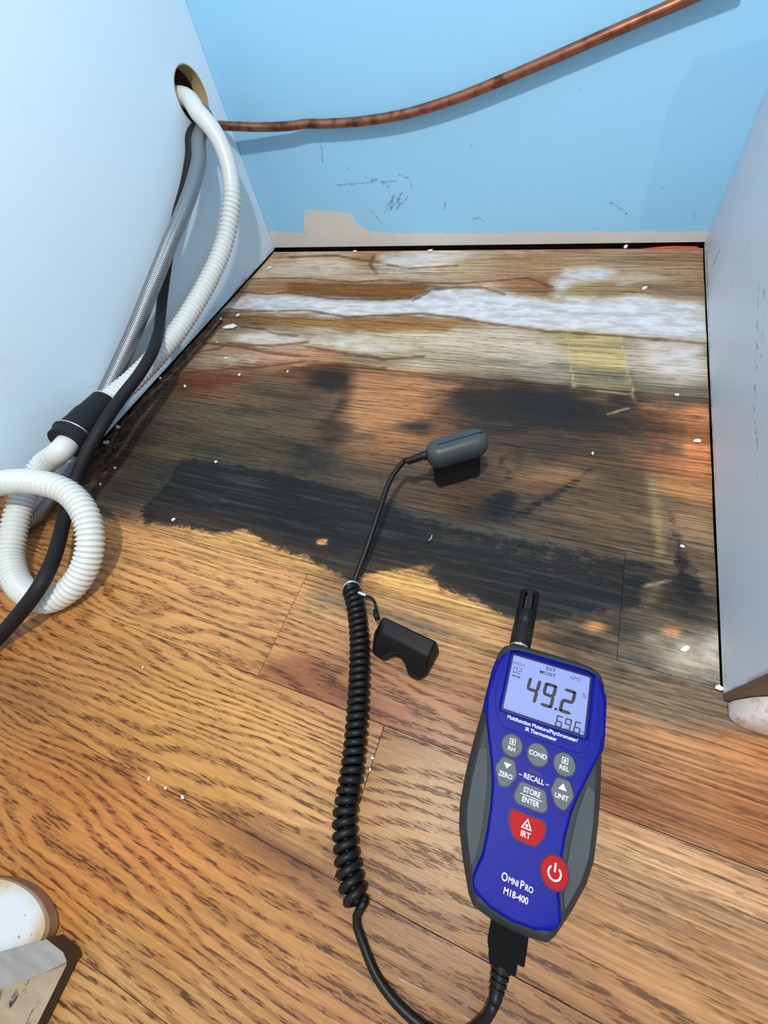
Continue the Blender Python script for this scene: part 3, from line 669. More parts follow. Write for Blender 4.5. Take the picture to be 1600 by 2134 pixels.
def braid():
    m = N('braided_steel'); at = m.attr('along').outputs['Vector']
    s = m.new('ShaderNodeSeparateXYZ'); m.l.new(at, s.inputs[0])
    a = m.math('MULTIPLY', s.outputs[0], 2 * math.pi / .0026); b = m.math('MULTIPLY', s.outputs[1], 2 * math.pi * 18)
    w1 = m.math('SINE', m.math('ADD', a, b)); w2 = m.math('SINE', m.math('SUBTRACT', a, b))
    h = m.math('MAXIMUM', w1, w2)
    m.base(m.mix(m.ramp(h, -.2, .8), lin4((70, 72, 76)), lin4((178, 180, 183)))); m.rough(.34)
    m.b.inputs['Metallic'].default_value = .92
    m.bump(h, .45, .0004)
    return m.m
steel = [(-.10, -.048, .180), (-.03, -.049, .188), (.0, -.049, .189), (.011, -.055, .182)]
for u, v, x in ((414, 290, .018), (414, 335, .026), (400, 392, .031), (378, 450, .033), (350, 515, .033), (316, 600, .030), (282, 685, .022), (246, 765, .013), (214, 832, .0098), (186, 895, .0098), (160, 950, .0150)):
    steel.append(tuple(onx(u, v, x)))
for u, v, z in ((128, 1005, .016), (96, 1050, .0105), (60, 1085, .0100), (10, 1120, .0100), (-60, 1150, .0100)):
    steel.append(tuple(onz(u, v, z)))
steel += [(-.060, -.640, .0095), (-.160, -.690, .0095), (-.300, -.720, .0095)]
tube('braided_hose', steel, .0083, braid(), None, step=.004, nseg=32, uv=True, label='silver braided steel hose leaning against the left cabinet', cat='hose')
cord = [(-.10, -.070, .176), (-.03, -.066, .186), (.0, -.066, .188), (.007, -.068, .182)]
for u, v, x in ((397, 284, .0085), (396, 325, .0070), (386, 385, .0066), (371, 440, .0066), (357, 500, .0066), (347, 555, .0075), (338, 625, .013), (331, 688, .034), (318, 732, .058), (290, 780, .066), (250, 832, .068)):
    cord.append(tuple(onx(u, v, x)))
for u, v, z in ((208, 895, .056), (176, 955, .046), (152, 1015, .034), (134, 1080, .030), (116, 1150, .032), (88, 1214, .0365), (48, 1270, .028), (0, 1325, .012), (-60, 1385, .007), (-140, 1440, .0065)):
    cord.append(tuple(onz(u, v, z)))
cord += [(.060, -.790, .0065), (-.030, -.860, .0065), (-.160, -.900, .0065)]
tube('power_cord', cord, .0058, BRUB, None, step=.004, nseg=16, label='thick black cord running from the hole over the hose loop', cat='cord')

# ================================================================== MOISTURE METER (millimetres, then placed)
MX, MY = .512, -.544
mm = lambda p: (p[0] / 1000, p[1] / 1000, p[2] / 1000)
GREY = simple('dark_grey_rubber', (50, 56, 60), .6, spec=.25, bump=.25, scale=40)
GRIP = simple('grey_textured_grip', (72, 79, 83), .7, spec=.2, bump=.5, scale=60)
DARK = simple('charcoal_shell', (24, 27, 30), .6, spec=.25)
BLUEP = simple('royal_blue_plastic', (0, 16, 132), .48, spec=.15, bump=.12, scale=90, mottling=.05)
BLUED = simple('deep_blue_plastic', (2, 6, 84), .45, spec=.25)
BTN = simple('grey_button_rubber', (90, 99, 104), .6, spec=.25)
REDB = simple('red_button_rubber', (168, 8, 20), .55, spec=.15)
PRINT = simple('white_print', (235, 238, 242), .6, mottling=.02)
INK = simple('lcd_segment_ink', (26, 30, 42), .6, mottling=.02)
INKL = simple('lcd_light_ink', (86, 94, 118), .6, mottling=.02)
lcd = N('lcd_screen'); lcd.base(lin4((128, 142, 192))); lcd.rough(.45); lcd.b.inputs['Specular IOR Level'].default_value = .15
lcd.b.inputs['Emission Color'].default_value = lin4((150, 166, 236)); lcd.b.inputs['Emission Strength'].default_value = .14
lcd = lcd.m
meter = empty('moisture_meter', (MX, MY, 0), label='blue and grey handheld moisture meter with lit display reading 49.2', cat='meter')
def sym(h): return h + [(-x, y) for x, y in reversed(h) if x > 1e-6]
def loft(name, half, levels, mat, parent, **kw):
    o = np.array(sym(half)); n = len(o); V = []; F = []
    d1 = np.roll(o, -1, 0) - np.roll(o, 1, 0); nr = np.column_stack([d1[:, 1], -d1[:, 0]]); nr /= np.linalg.norm(nr, axis=1)[:, None]
    c = o.mean(0); sg = np.sign(((o - c) * nr).sum(1).mean()); nr = nr * sg
    for z, ins in levels:
        for p, q in zip(o, nr): V.append(mm((p[0] - q[0] * ins, p[1] - q[1] * ins, z)))
    for k in range(len(levels) - 1):
        for i in range(n): j = (i + 1) % n; F.append((k * n + i, k * n + j, (k + 1) * n + j, (k + 1) * n + i))
    F.append(tuple(range(n))[::-1]); F.append(tuple((len(levels) - 1) * n + i for i in range(n)))
    return mesh(name, V, F, mat, parent, **kw)
half_body = [(0, 1.5), (14, 1.4), (23, .6), (28, -2.2), (30.5, -7), (31.5, -16), (32, -30), (32.5, -44), (33.4, -60), (33.8, -76), (33.2, -92), (31, -102), (26, -114), (20, -126), (17, -129.5), (8, -131), (0, -131.3)]
loft('rear_shell', half_body, [(.5, 3.0), (3, .8), (9, 0), (17.5, 0)], DARK, meter, bevel=.0008)
loft('rubber_body', half_body, [(17.5, -.2), (22, .2), (27.5, 2.6), (29, 4.2)], GREY, meter, bevel=.0007)
half_blue = [(0, -4.4), (12, -4.4), (19.5, -4.8), (24.6, -6.6), (28.0, -10.6), (29.8, -17), (31.2, -28), (31.4, -37), (29.6, -47), (26, -57), (22.4, -67), (19.6, -77), (18.2, -87), (17.6, -98), (17.8, -108), (19.2, -113), (20.2, -118), (18.4, -123), (10, -126), (0, -127)]
plate('front_cover', [p for p in sym(half_blue)], 24, 32, BLUEP, meter, holes=[rrect(0, -24.2, 45, 34, 1.5)], xf=mm, bevel=.0016, seg=3)
for sx in (-1, 1):   # blue cheeks that wrap round the head
    q = [(sx * x, y) for x, y in ((27, -13), (31.0, -13), (31.9, -20), (32.4, -36), (32.2, -44), (28, -46))]
    plate('side_cheek', q, 14, 27.5, BLUEP, meter, xf=mm, bevel=.0015, seg=3)
bez_o = roundpoly([(-25.6, -6.0), (25.6, -6.0), (27.2, -36), (21, -49.5), (-21, -49.5), (-27.4, -36)], 4.0)
plate('display_bezel', bez_o, 31.2, 32.7, BLUEP, meter, holes=[rrect(0, -24.2, 47.5, 36, 2)], xf=mm, bevel=.0006)
plate('display_frame', rrect(0, -24.2, 46.5, 35, 2), 29.6, 30.6, BLUED, meter, holes=[rrect(0, -24, 42.8, 31.4, .8)], xf=mm)
screen = plate('screen', rrect(0, -24, 44.4, 32.6, .8), 28.6, 30.2, lcd, meter, xf=mm, label='lavender lit display panel')
SCZ = 30.24
def txt(name, s, x, y, z, size, mat, parent, sx=1.0, shear=0.0, depth=.08, align='CENTER'):
    cu = bpy.data.curves.new(name, 'FONT'); cu.body = s; cu.size = size / 1000; cu.align_x = align; cu.align_y = 'CENTER'
    cu.shear = shear; cu.extrude = depth / 2000; cu.resolution_u = 3; cu.offset = size * .000012
    o = bpy.data.objects.new(name, cu); COL.objects.link(o)
    bpy.context.view_layer.update()
    me = bpy.data.meshes.new_from_object(o.evaluated_get(bpy.context.evaluated_depsgraph_get()))
    bpy.data.objects.remove(o); bpy.data.curves.remove(cu)
    me.materials.clear(); me.materials.append(mat); me.name = name
    for v in me.vertices: v.co.x = v.co.x * sx + x / 1000; v.co.y += y / 1000; v.co.z += z / 1000
    return put(bpy.data.objects.new(name, me), parent)
SEG = {'0': 'abcdef', '2': 'abged', '4': 'fgbc', '6': 'afgedc', '9': 'abcdfg'}
def seven(ch, x, y, w, h, t, mat, parent, slant=.10):
    V = []; F = []
    def quad(p):
        b = len(V)
        for zz in (SCZ, SCZ + .06):
            for a, c in p: V.append(mm((x + a + slant * c, y + c, zz)))
        k = len(p); F.append(tuple(range(b, b + k))[::-1]); F.append(tuple(range(b + k, b + 2 * k)))
        for i in range(k): F.append((b + i, b + (i + 1) % k, b + k + (i + 1) % k, b + k + i))
    g = t * .10; hw, hh = w / 2, h / 2
    hor = lambda yc, k: quad([(-hw + g + (0 if k else t), yc + t / 2 * 1), (-hw + g + t * .9, yc + t / 2), (hw - t * .9 - g, yc + t / 2), (hw - g, yc), (hw - t * .9 - g, yc - t / 2), (-hw + t * .9 + g, yc - t / 2), (-hw + g, yc)][1:])
    ver = lambda xc, ya, yb: quad([(xc - t / 2, ya + t * .5), (xc, ya + g), (xc + t / 2, ya + t * .5), (xc + t / 2, yb - t * .5), (xc, yb - g), (xc - t / 2, yb - t * .5)])
    for s in SEG[ch]:
        if s == 'a': hor(hh - t / 2, 1)
        if s == 'g': hor(0, 1)
        if s == 'd': hor(-hh + t / 2, 1)
        if s == 'f': ver(-hw + t / 2, 0, hh)
        if s == 'b': ver(hw - t / 2, 0, hh)
        if s == 'e': ver(-hw + t / 2, -hh, 0)
        if s == 'c': ver(hw - t / 2, -hh, 0)
    mesh('digit', V, F, mat, parent)
dx = lambda u: -22.2 + 44.4 * u
dy = lambda v: -7.7 - 32.6 * v
for ch, u in (('4', .325), ('9', .525), ('2', .755)): seven(ch, dx(u), dy(.53), 6.9, 13.6, 1.75, INK, screen)
plate('decimal_point', rrect(dx(.632), dy(.53) - 6.1, 1.5, 1.4, .3), SCZ, SCZ + .06, INK, screen, xf=mm)
for ch, u in (('6', .69), ('9', .79), ('6', .90)): seven(ch, dx(u), dy(.895), 3.4, 6.2, .65, INK, screen)
plate('decimal_point', rrect(dx(.845), dy(.895) - 2.8, .7, .7, .15), SCZ, SCZ + .06, INK, screen, xf=mm)
for ch, u in (('0', .075), ('2', .135)): seven(ch, dx(u), dy(.275), 2.1, 3.6, .45, INKL, screen)
for s, u, v, z in (('HIGH', .105, .155, 2.5), ('MEM', .10, .385, 2.0), ('EXT', .505, .085, 2.5), ('MOIST', .475, .175, 2.7), ('APO', .81, .115, 2.5)):
    txt('display_text', s, dx(u), dy(v), SCZ, z, INK if s in ('EXT', 'MOIST') else INKL, screen, sx=1.15)
txt('display_text', '%', dx(.935), dy(.36), SCZ, 3.6, INKL, screen); txt('display_text', '°F', dx(.962), dy(.95), SCZ, 2.4, INKL, screen)
FZ = 32.02
txt('printed_text', 'Multifunction Moisture/Psychrometer/', 0, -43.7, 32.74, 2.75, PRINT, meter, sx=.86)
txt('printed_text', 'IR Thermometer', 0, -46.7, 32.74, 2.75, PRINT, meter, sx=.86)
def button(out, h, mat, label=None):
    b_ = plate('button', out, 31.4, 32 + h, mat, meter, xf=mm, bevel=.0004, seg=2)
    if label: b_['label'] = label
    g = np.array(out); c = g.mean(0); big = c + (g - c) * 1.10
    plate('button_gasket', [tuple(q) for q in big], 31.6, 32.16, BLUED, b_, xf=mm)
    return b_
BH = 1.3; TZ = 32 + BH + .02
def house(bt, x, y, s):
    V = [(-1, -1), (1, -1), (1, 1), (-1, 1)]; out = [(x + a * s, y + b_ * s) for a, b_ in V]; inn = [(x + a * s * .8, y + b_ * s * .8) for a, b_ in V]
    plate('icon_frame', out, TZ, TZ + .06, PRINT, bt, holes=[inn], xf=mm)
    plate('icon_tree', [(x, y + s * .65), (x + s * .55, y - .1 * s), (x + .2 * s, y - .1 * s), (x + .2 * s, y - .65 * s), (x - .2 * s, y - .65 * s), (x - .2 * s, y - .1 * s), (x - s * .55, y - .1 * s)], TZ, TZ + .06, PRINT, bt, xf=mm)
for x, s in ((-13.3, 'RH'), (0, 'COND'), (13.3, 'REL')):
    b_ = button(circle(x, -57, 5.2, 5.4), BH, BTN, 'round grey button marked ' + s)
    if s == 'COND': txt('printed_text', s, x, -57, TZ, 3.1, PRINT, b_, sx=.95)
    else: house(b_, x, -55.2, 1.5); txt('printed_text', s, x, -58.8, TZ, 3.0, PRINT, b_)
for sx, s in ((-1, 'ZERO'), (1, 'UNIT')):
    q = [(sx * a - sx * 0, b_) for a, b_ in ((10.6, -63.8), (16.6, -63.8), (19.4, -69.5), (15.8, -77.2), (11.6, -76.2), (8.4, -70.5))]
    if sx < 0: q = q[::-1]
    b_ = button(roundpoly(q, 1.4), BH, BTN, 'grey six-sided button marked ' + s)
    cx = sx * 13.8
    tri = [(cx - 2.0, -66.0), (cx + 2.0, -66.0), (cx, -68.6)] if sx < 0 else [(cx - 2.0, -68.6), (cx + 2.0, -68.6), (cx, -65.6)]
    plate('icon_arrow', tri, TZ, TZ + .06, PRINT, b_, xf=mm)
    txt('printed_text', s, cx, -71.8, TZ, 3.2, PRINT, b_, sx=.86)
b_ = button(roundpoly([(-6.0, -71.8), (6.0, -71.8), (8.2, -79.2), (6.0, -81.8), (-6.0, -81.8), (-8.2, -79.2)], 1.6), BH, BTN, 'grey button marked STORE ENTER')
txt('printed_text', 'STORE', 0, -74.8, TZ, 3.4, PRINT, b_, sx=.82); txt('printed_text', 'ENTER', 0, -79, TZ, 3.4, PRINT, b_, sx=.82)
plate('printed_rule', [(-5.4, -76.8), (5.4, -76.8), (5.4, -77.05), (-5.4, -77.05)], TZ, TZ + .05, PRINT, b_, xf=mm)
txt('printed_text', '– RECALL –', 0, -68.6, FZ, 3.5, PRINT, meter, sx=.84)
plate('sensor_window', rrect(0, -65.4, 6.6, 1.5, .4), 31.9, 32.1, BLUED, meter, xf=mm)
b_ = button(roundpoly([(-8.2, -85.0), (8.2, -85.0), (8.4, -90.4), (5.0, -96.2), (-5.0, -96.2), (-8.4, -90.4)], 2.0), BH, REDB, 'red button marked IRT')
plate('icon_laser', [(-2.6, -90.8), (2.6, -90.8), (0, -86.2)], TZ, TZ + .06, PRINT, b_, holes=[[(-1.7, -90.3), (1.7, -90.3), (0, -87.2)]], xf=mm)
plate('icon_dot', circle(0, -89.3, .65, n=10), TZ, TZ + .06, PRINT, b_, xf=mm)
txt('printed_text', 'IRT', 0, -93.2, TZ, 3.6, PRINT, b_, sx=.9)
b_ = button(circle(14.8, -102.6, 6.0, 6.4), BH, REDB, 'round red power button')
V = []; F = []
arc = [math.radians(90 + 38 + (360 - 76) * i / 24) for i in range(25)]
ringp = [(14.8 + 3.1 * math.cos(a), -102.8 + 3.1 * math.sin(a)) for a in arc] + [(14.8 + 2.35 * math.cos(a), -102.8 + 2.35 * math.sin(a)) for a in reversed(arc)]
plate('icon_power', ringp, TZ, TZ + .06, PRINT, b_, xf=mm)
plate('icon_bar', rrect(14.8, -100.6, .8, 3.6, .2), TZ, TZ + .06, PRINT, b_, xf=mm)
x0 = -6.0
for s, dxx, z in (('O', 0, 4.6), ('MNI', 4.1, 3.3), ('P', 8.0, 4.6), ('RO', 11.2, 3.3)):
    txt('printed_text', s, x0 + dxx, -112.6 + (z - 4.6) * .16, FZ, z, PRINT, meter, sx=.80)
txt('printed_text', 'M18-400', 0, -117.4, FZ, 3.6, PRINT, meter, sx=.86)
for sx in (-1, 1):
    q = [(sx * a, b_) for a, b_ in ((25.4, -62), (29.2, -64), (29.6, -78), (29.0, -92), (26.6, -102), (21.4, -114.5), (20.2, -110), (20.0, -100), (20.8, -88), (22.2, -76))]
    plate('side_grip', roundpoly(q, 1.5), 28, 30.2, GRIP, meter, xf=mm, bevel=.0008)
# humidity sensor on top
sens = lathe('sensor_probe', [(-2, 5.0), (3.0, 5.0), (3.0, 6.4), (16, 6.4), (17, 6.2), (18, 6.2), (18.5, 6.4), (26, 6.3), (27, 5.6)], (-18.6, 0, 17.0), (0, 1, 0), BPLA, meter, n=32)
for v in sens.data.vertices: v.co /= 1000
for i in range(8):
    a = 2 * math.pi * i / 8; ca, sa = math.cos(a), math.sin(a)
    V = []
    for yy in (26, 38):
        for rr, ww in ((3.9, 1.1), (6.3, 1.75)):
            for s in (-1, 1): V.append(mm((-18.6 + rr * ca - s * ww * sa, yy, 17 + rr * sa + s * ww * ca)))
    mesh('sensor_fin', V, [(0, 1, 3, 2), (4, 6, 7, 5), (0, 4, 5, 1), (2, 3, 7, 6), (0, 2, 6, 4), (1, 5, 7, 3)], BPLA, sens)
core = lathe('sensor_core', [(26, 3.2), (36, 3.2), (36.5, 2.6)], (-18.6, 0, 17.0), (0, 1, 0), simple('sensor_grey', (120, 124, 128), .5), sens, n=16)
capo = lathe('sensor_cap', [(37.4, 6.3), (40.2, 6.2), (41, 5.4)], (-18.6, 0, 17.0), (0, 1, 0), BPLA, sens, n=32)
band = lathe('collar_ring', [(1.4, 5.6), (3.1, 5.6)], (-18.6, 0, 17.0), (0, 1, 0), STEELW, sens, n=24)
for o in (core, capo, band):
    for v in o.data.vertices: v.co /= 1000
V = []; F = []   # knurling
for k in range(30):
    a = 2 * math.pi * k / 30
    for yy in np.arange(6.5, 14.5, 1.6):
        b0 = len(V); r0, r1 = 6.3, 6.75
        for da, dy_, r in ((-.07, 0, r0), (0, -.6, r0), (.07, 0, r0), (0, .6, r0), (0, 0, r1)):
            V.append(mm((-18.6 + r * math.cos(a + da), yy + dy_ + (.8 if k % 2 else 0), 17 + r * math.sin(a + da))))
        F += [(b0, b0 + 1, b0 + 4), (b0 + 1, b0 + 2, b0 + 4), (b0 + 2, b0 + 3, b0 + 4), (b0 + 3, b0, b0 + 4)]
mesh('knurled_band', V, F, simple('knurl_black', (44, 45, 48), .3), sens)

# ================================================================== PIN PROBE WITH COILED CABLE
CAB = simple('black_cable', (14, 15, 17), .45, spec=.30)
PGREY = simple('slate_grey_plastic', (58, 66, 70), .42, spec=.35, bump=.1)
PDARK = simple('dark_slate_plastic', (26, 30, 33), .6, spec=.2)
pc = np.array([.4155, -.4035, 0]); ang = math.radians(33)
probe = empty('pin_probe', tuple(pc), label='slate grey pin probe standing on the stain, with black coiled cable to the meter', cat='probe')
cs, sn = math.cos(ang), math.sin(ang)
loc = lambda p: (p[0] * cs - p[1] * sn, p[0] * sn + p[1] * cs, p[2])
plate('probe_body', rrect(.0, 0, .0405, .0135, .0045), .0035, .032, PDARK, probe, xf=loc, bevel=.0012)
V = []; F = []; lev = [(.0290, .0040), (.0305, .0016), (.0335, .0003), (.0380, 0), (.0420, .0006), (.0450, .0022), (.0468, .0046), (.0478, .0076)]
for z, i_ in lev:
    for p in rrect(0, 0, .0525 - 2 * i_, .0225 - 2 * i_, max(.0112 - i_, .0008), 8): V.append(loc((p[0] + .001, p[1], z)))
n = len(V) // len(lev)
for k in range(len(lev) - 1):
    for i in range(n): F.append((k * n + i, k * n + (i + 1) % n, (k + 1) * n + (i + 1) % n, (k + 1) * n + i))
F.append(tuple(range(n))[::-1]); F.append(tuple((len(lev) - 1) * n + i for i in range(n)))
head = mesh('probe_head', V, F, PGREY, probe, smooth=True)
plate('seam_line', rrect(.004, .0, .038, .0007, .0003), .0472, .0481, PDARK, head, xf=loc)
for s in (-1, 1):
    lathe('pin', [(-.0005, .0003), (.002, .0009), (.006, .0009)], loc((s * .010, 0, 0)), (0, 0, 1), STEELW, probe, n=10)
# strain relief
A = np.array(loc((-.0245, 0, .0400))); D = np.array(loc((-1.0, .10, -.18))); D /= np.linalg.norm(D)
prof = [(0, .0036)]
for k in range(7): prof += [(.002 + k * .0022, .0040 - k * .00012), (.0031 + k * .0022, .0040 - k * .00012), (.0031 + k * .0022, .0026), (.002 + (k + 1) * .0022 - .0002, .0026)]
lathe('strain_relief', prof, A, D, CAB, probe, n=16)
def keepw(o): o.matrix_parent_inverse = Matrix.Translation(-probe.location); return o
E1 = pc + A + D * .017
lead = [tuple(pc + A + D * .008), tuple(E1)]
for u, v, z in ((845, 958, .0335), (820, 988, .0310), (803, 1025, .0275), (785, 1080, .0225), (765, 1140, .0165), (744, 1195, .0115), (735, 1222, .0088)):
    lead.append(tuple(onz(u, v, z)))
keepw(tube('cable', lead, .0022, CAB, probe, step=.004, nseg=12))
cl = [onz(u, v, .0078) for u, v in ((729, 1222), (738, 1250), (745, 1290), (749, 1340), (748, 1420), (742, 1520), (734, 1600), (724, 1660), (718, 1710), (721, 1770), (730, 1830), (744, 1885))]
Cc, s = catmull(cl, .0004)
T, U, Wv = frames(Cc)
pitch = np.interp(s / s[-1], [0, .1, .5, .75, 1], [.0046, .0047, .0048, .0051, .0056])
ph = np.concatenate([[0], np.cumsum(np.diff(s) / pitch[1:])]) * 2 * math.pi
rr = np.interp(s / s[-1], [0, .02, .97, 1], [.0035, .0051, .0053, .0042])
H = Cc + rr[:, None] * (np.cos(ph)[:, None] * U + np.sin(ph)[:, None] * Wv)
sel = [0]; acc = 0
for i in range(1, len(H)):
    if ph[i] - ph[sel[-1]] > .42: sel.append(i)
V, F = tube_arrays(H[sel], .0023, 8)
keepw(mesh('coiled_cable', V, F, CAB, probe, smooth=True))
tail = [tuple(H[sel[-1]])]
for u, v, z in ((742, 1915, .004), (757, 1968, .0026), (788, 2040, .0024), (840, 2105, .0024), (905, 2152, .0024), (965, 2155, .0030), (1008, 2128, .0075), (1030, 2092, .0125)):
    tail.append(tuple(onz(u, v, z)))
keepw(tube('cable', tail, .0023, CAB, probe, step=.004, nseg=12))
def mw(p): return (MX + p[0] / 1000 - pc[0], MY + p[1] / 1000 - pc[1], p[2] / 1000)
PLUGM = simple('plug_black', (12, 13, 16), .75, spec=.10)
plate('plug', rrect(1.2, -136.2, 16.6, 11.4, 1), 7.5, 18.5, PLUGM, probe, xf=mw, bevel=.0008)
plate('plug_neck', rrect(.4, -142.6, 12.4, 7.4, 1), 9, 17.5, PLUGM, probe, xf=mw, bevel=.0008)
prof = [(0, .0046)]
for k in range(5): prof += [(.0005 + k * .0026, .0046 - k * .0004), (.0018 + k * .0026, .0046 - k * .0004), (.0018 + k * .0026, .0034 - k * .0002), (.0028 + k * .0026, .0034 - k * .0002)]
tip = np.array(tail[-1]) - pc; st0 = np.array(mw((.4, -145.6, 13.2))); lathe('strain_relief', prof, st0, tip - st0, CAB, probe, n=16)

# ring, tether and protective cap
cap = empty('probe_cap', tuple(onz(840, 1345)), label='black plastic probe cap with a rounded notch, tethered to the coiled cable', cat='cap')
kc = lambda o: (setattr(o, 'matrix_parent_inverse', Matrix.Translation(-cap.location)), o)[1]
pb = lambda u, v, z: tuple(onz(u, v, z))
hi_, mid_, lo_ = .0185, .0175, .0085
back = [pb(797, 1283, hi_), pb(908, 1335, hi_)]
brk = [pb(793, 1316, hi_), pb(893, 1369, hi_)]
front = [pb(915, 1352, lo_), pb(888, 1404, lo_), pb(868, 1414, lo_), pb(849, 1404, lo_), pb(842, 1380, lo_), pb(832, 1366, lo_), pb(818, 1363, lo_), pb(797, 1373, lo_), pb(774, 1358, lo_), pb(779, 1318, lo_)]
V = [back[0], back[1], brk[1], brk[0]] + front; k = len(V)
ringi = [0, 1] + list(range(4, k))
foot = [(V[i][0], V[i][1], .0006) for i in ringi]; V += foot; n = len(ringi)
F = [(0, 1, 2, 3), (1, 4, 5, 2), (0, 3, 12, 13), (2, 5, 6, 7, 8, 9, 10, 11, 12, 3)]
F += [(ringi[i], ringi[(i + 1) % n], k + (i + 1) % n, k + i) for i in range(n)] + [tuple(range(k, k + n))[::-1]]
kc(mesh('cap_shell', V, F, BPLA, cap, bevel=.0018, seg=4))
kc(tube('eyelet', [onz(787, 1292, .010), onz(783, 1282, .011), onz(783, 1272, .010)], .0019, BPLA, cap, step=.002, nseg=10))
kc(tube('tether', [onz(783, 1274, .010), onz(781, 1256, .009), onz(773, 1245, .009), onz(760, 1241, .009), onz(750, 1238, .010)], .0010, CAB, cap, step=.002, nseg=8))
kc(lathe('crimp', [(0, .0018), (.006, .0018)], onz(762, 1241, .009), onz(748, 1236, .010) - onz(762, 1241, .009), STEELW, cap, n=12))
kc(tube('ring', ring_pts(onz(732, 1226, .0085), np.array(cl[1]) - np.array(cl[0]) + np.array([0, 0, .006]), .0062), .0011, STEELW, cap, step=.0015, nseg=8))

# ================================================================== BOTTOM LEFT: rounded white board and grey wood block
DW = N('dirty_white_paint'); _p = DW.objco()
_cc = onz(18, 1925, .009); _rr = float(np.linalg.norm(onz(98, 1925, .009) - _cc))
_dd = DW.new('ShaderNodeVectorMath', operation='DISTANCE'); DW.l.new(_p, _dd.inputs[0]); _dd.inputs[1].default_value = tuple(_cc)
_e = DW.math('ADD', DW.math('DIVIDE', _dd.outputs['Value'], _rr), DW.math('MULTIPLY', DW.math('SUBTRACT', DW.noise(_p, 70, 6, .6), .5), .9))
_c = DW.mix(DW.ramp(_e, .45, 1.05), lin4((198, 204, 208)), lin4((178, 158, 122)))
_c = DW.mix(DW.ramp(DW.noise(_p, 240, 4, .6), .68, .74), _c, lin4((96, 86, 72)))
DW.base(_c); DW.rough(.6); DW = DW.m
BROWN = simple('bare_brown_wood_edge', (140, 104, 80), .7, scale=120, mottling=.35)
wb = empty('rounded_board', tuple(onz(30, 1890)), label='dirty white board with a rounded end in the bottom left corner', cat='board')
kb = lambda o: (setattr(o, 'matrix_parent_inverse', Matrix.Translation(-wb.location)), o)[1]
hb = .009
oz = [onz(u, v, hb)[:2] for u, v in ((-260, 1750), (-40, 1828), (10, 1830), (48, 1846), (78, 1872), (96, 1908), (98, 1938), (84, 1970), (40, 2010), (-200, 2080), (-420, 1990))]
V, F = plate_data(roundpoly(oz, .006, 3), [], .0005, hb - .002)
kb(mesh('board_edge', V, F, BROWN, wb, bevel=.003, seg=3))
cz = np.mean(oz, 0); oi = [cz + (np.array(q) - cz) * .975 for q in oz]
V, F = plate_data(roundpoly(oi, .006, 3), [], hb - .003, hb)
kb(mesh('painted_face', V, F, DW, wb, bevel=.0018, seg=3, label='dirty white painted face'))
GW = N('weathered_grey_wood'); _p = GW.objco()
GW.base(GW.mix(GW.noise(GW.scale(_p, (40, 300, 60)), 1.0, 5, .6), lin4((112, 112, 110)), lin4((164, 162, 156)))); GW.rough(.75); GW.bump(GW.noise(GW.scale(_p, (60, 500, 60)), 1.0, 4), .3, .001); GW = GW.m
TW = N('chipped_tan_wood'); _p = TW.objco()
_c = TW.mix(TW.noise(TW.scale(_p, (60, 200, 60)), 1.0, 5), lin4((128, 112, 92)), lin4((178, 160, 136)))
_c = TW.mix(TW.ramp(TW.noise(TW.scale(_p, (150, 60, 60)), 1.0, 5, .6), .60, .68), _c, lin4((34, 34, 40)))
TW.base(_c); TW.rough(.75); TW = TW.m
blk = empty('wood_block', tuple(onz(60, 2080)), label='grey weathered wood block with chipped tan side, bottom left corner', cat='block')
kk = lambda o: (setattr(o, 'matrix_parent_inverse', Matrix.Translation(-blk.location)), o)[1]
hz = .012
top = [onz(u, v, hz) for u, v in ((-300, 2066), (97, 1957), (132, 1985), (139, 2004), (86, 2030), (0, 2062), (-300, 2170))]
lowr = [onz(u, v, hz - .003) for u, v in ((139, 2010), (70, 2150), (-300, 2400))]
base_ = [(p[0], p[1]) for p in top]
V = [tuple(p) for p in top] + [(p[0], p[1], .001) for p in top[:4]] 
V += [tuple(p) for p in lowr] + [(p[0], p[1], .001) for p in lowr]
# top 0-6, feet 7-10 (of 0-3), lowr 11-13, feet 14-16
kk(mesh('block_body', V, [(0, 1, 2, 3, 4, 5, 6), (0, 6, 13, 16, 7), (13, 16, 15, 12), (7, 16, 15, 14, 10, 9, 8)], GW, blk))
DS = simple('shade_brown_wood', (62, 42, 27), .7, scale=90, mottling=.3)  # dark colour stands in for the shadow band along the block
kk(mesh('shaded_side', V, [(0, 7, 8, 1), (1, 8, 9, 2), (2, 9, 10, 3), (3, 10, 14, 11), (11, 14, 15, 12)], DS, blk, label='side coloured dark brown for shade'))
kk(mesh('chipped_side', [V[3], V[4], V[5], V[6], V[13], V[12], V[11]], [(0, 1, 2, 3, 4, 5, 6)], TW, blk, label='chipped tan wood side'))

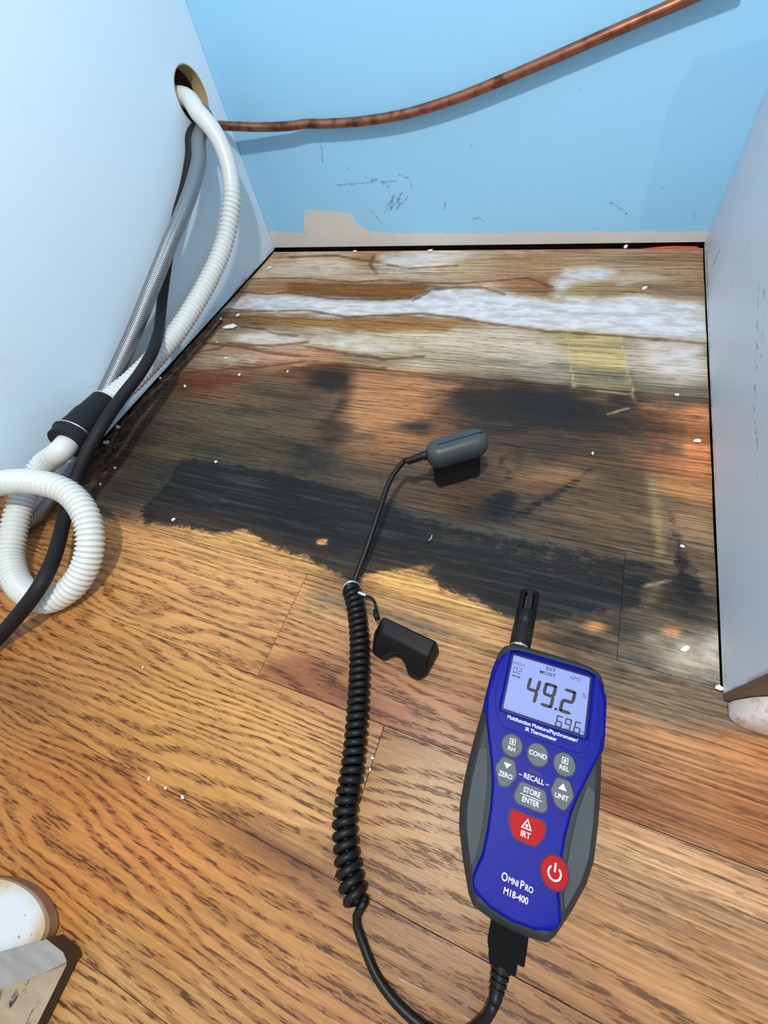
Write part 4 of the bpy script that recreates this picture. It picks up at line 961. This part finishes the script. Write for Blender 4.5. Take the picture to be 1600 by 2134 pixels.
# ================================================================== PAINT CHIPS
FLK = simple('white_paint_flake', (236, 238, 236), .6, mottling=.03)
def flake(u, v, size, long=1.6, seed=0, label=None, lift=.0012):
    r = random.Random(seed + int(u) * 31 + int(v)); c = onz(u, v); a0 = r.random() * 6.28; V = []; k = 6
    for zz in (lift - .0004, lift + .0004):
        for i in range(k):
            a = 2 * math.pi * i / k; q = size * (.6 + .6 * r.random()) if zz < lift else None
            if zz < lift:
                V.append([q * math.cos(a) * long, q * math.sin(a), zz])
            else: V.append([V[i][0] * .95, V[i][1] * .95, zz + .0008 * r.random()])
    R2 = [(x * math.cos(a0) - y * math.sin(a0), x * math.sin(a0) + y * math.cos(a0), z) for x, y, z in V]
    F = [tuple(range(k))[::-1], tuple(range(k, 2 * k))] + [(i, (i + 1) % k, k + (i + 1) % k, k + i) for i in range(k)]
    zone = ('tiny white paint chip at the back edge of the floor' if v < 620 else 'tiny white paint chip near the left cabinet' if u < 640 and v < 1100 else
            'tiny white paint chip on the stained floor near the right cabinet' if u > 1200 else 'tiny white paint chip on the clean front planks')
    size *= .72
    o = mesh('paint_chip', R2, F, FLK, None, label=label or zone, cat='paint chip', group='paint chips on the floor')
    o.location = (c[0], c[1], 0)
    return o
flake(478, 683, .0050, 2.4, label='largest white paint chip, a long flake by the left cabinet')
flake(402, 704, .0042, 1.4, label='white paint chip against the foot of the left cabinet')
for u, v, s in ((561, 560, .0026), (497, 658, .0022), (461, 666, .0018), (453, 715, .0014), (472, 748, .0014), (499, 783, .0014), (387, 806, .0018), (335, 790, .0018), (247, 891, .0026), (223, 923, .0028), (241, 977, .0014), (451, 964, .0012), (211, 1010, .0014), (363, 1084, .0016), (300, 1391, .0008), (313, 1623, .0007), (348, 1642, .0007), (383, 1661, .0008), (777, 1580, .0008), (772, 1604, .0007), (1451, 921, .0020), (1408, 825, .0014), (1234, 947, .0010), (1342, 603, .0022), (1420, 1140, .0012), (1497, 1435, .0018), (1427, 1352, .0022), (1302, 516, .0028), (600, 776, .0010), (897, 524, .0025), (740, 525, .002)):
    flake(u, v, s)
tube('fibre', [onz(893, 1127, .001), onz(898, 1122, .0035), onz(900, 1115, .002)], .0003, FLK, None, step=.0008, nseg=6, label='curled white fibre lying on the black stain', cat='fibre')
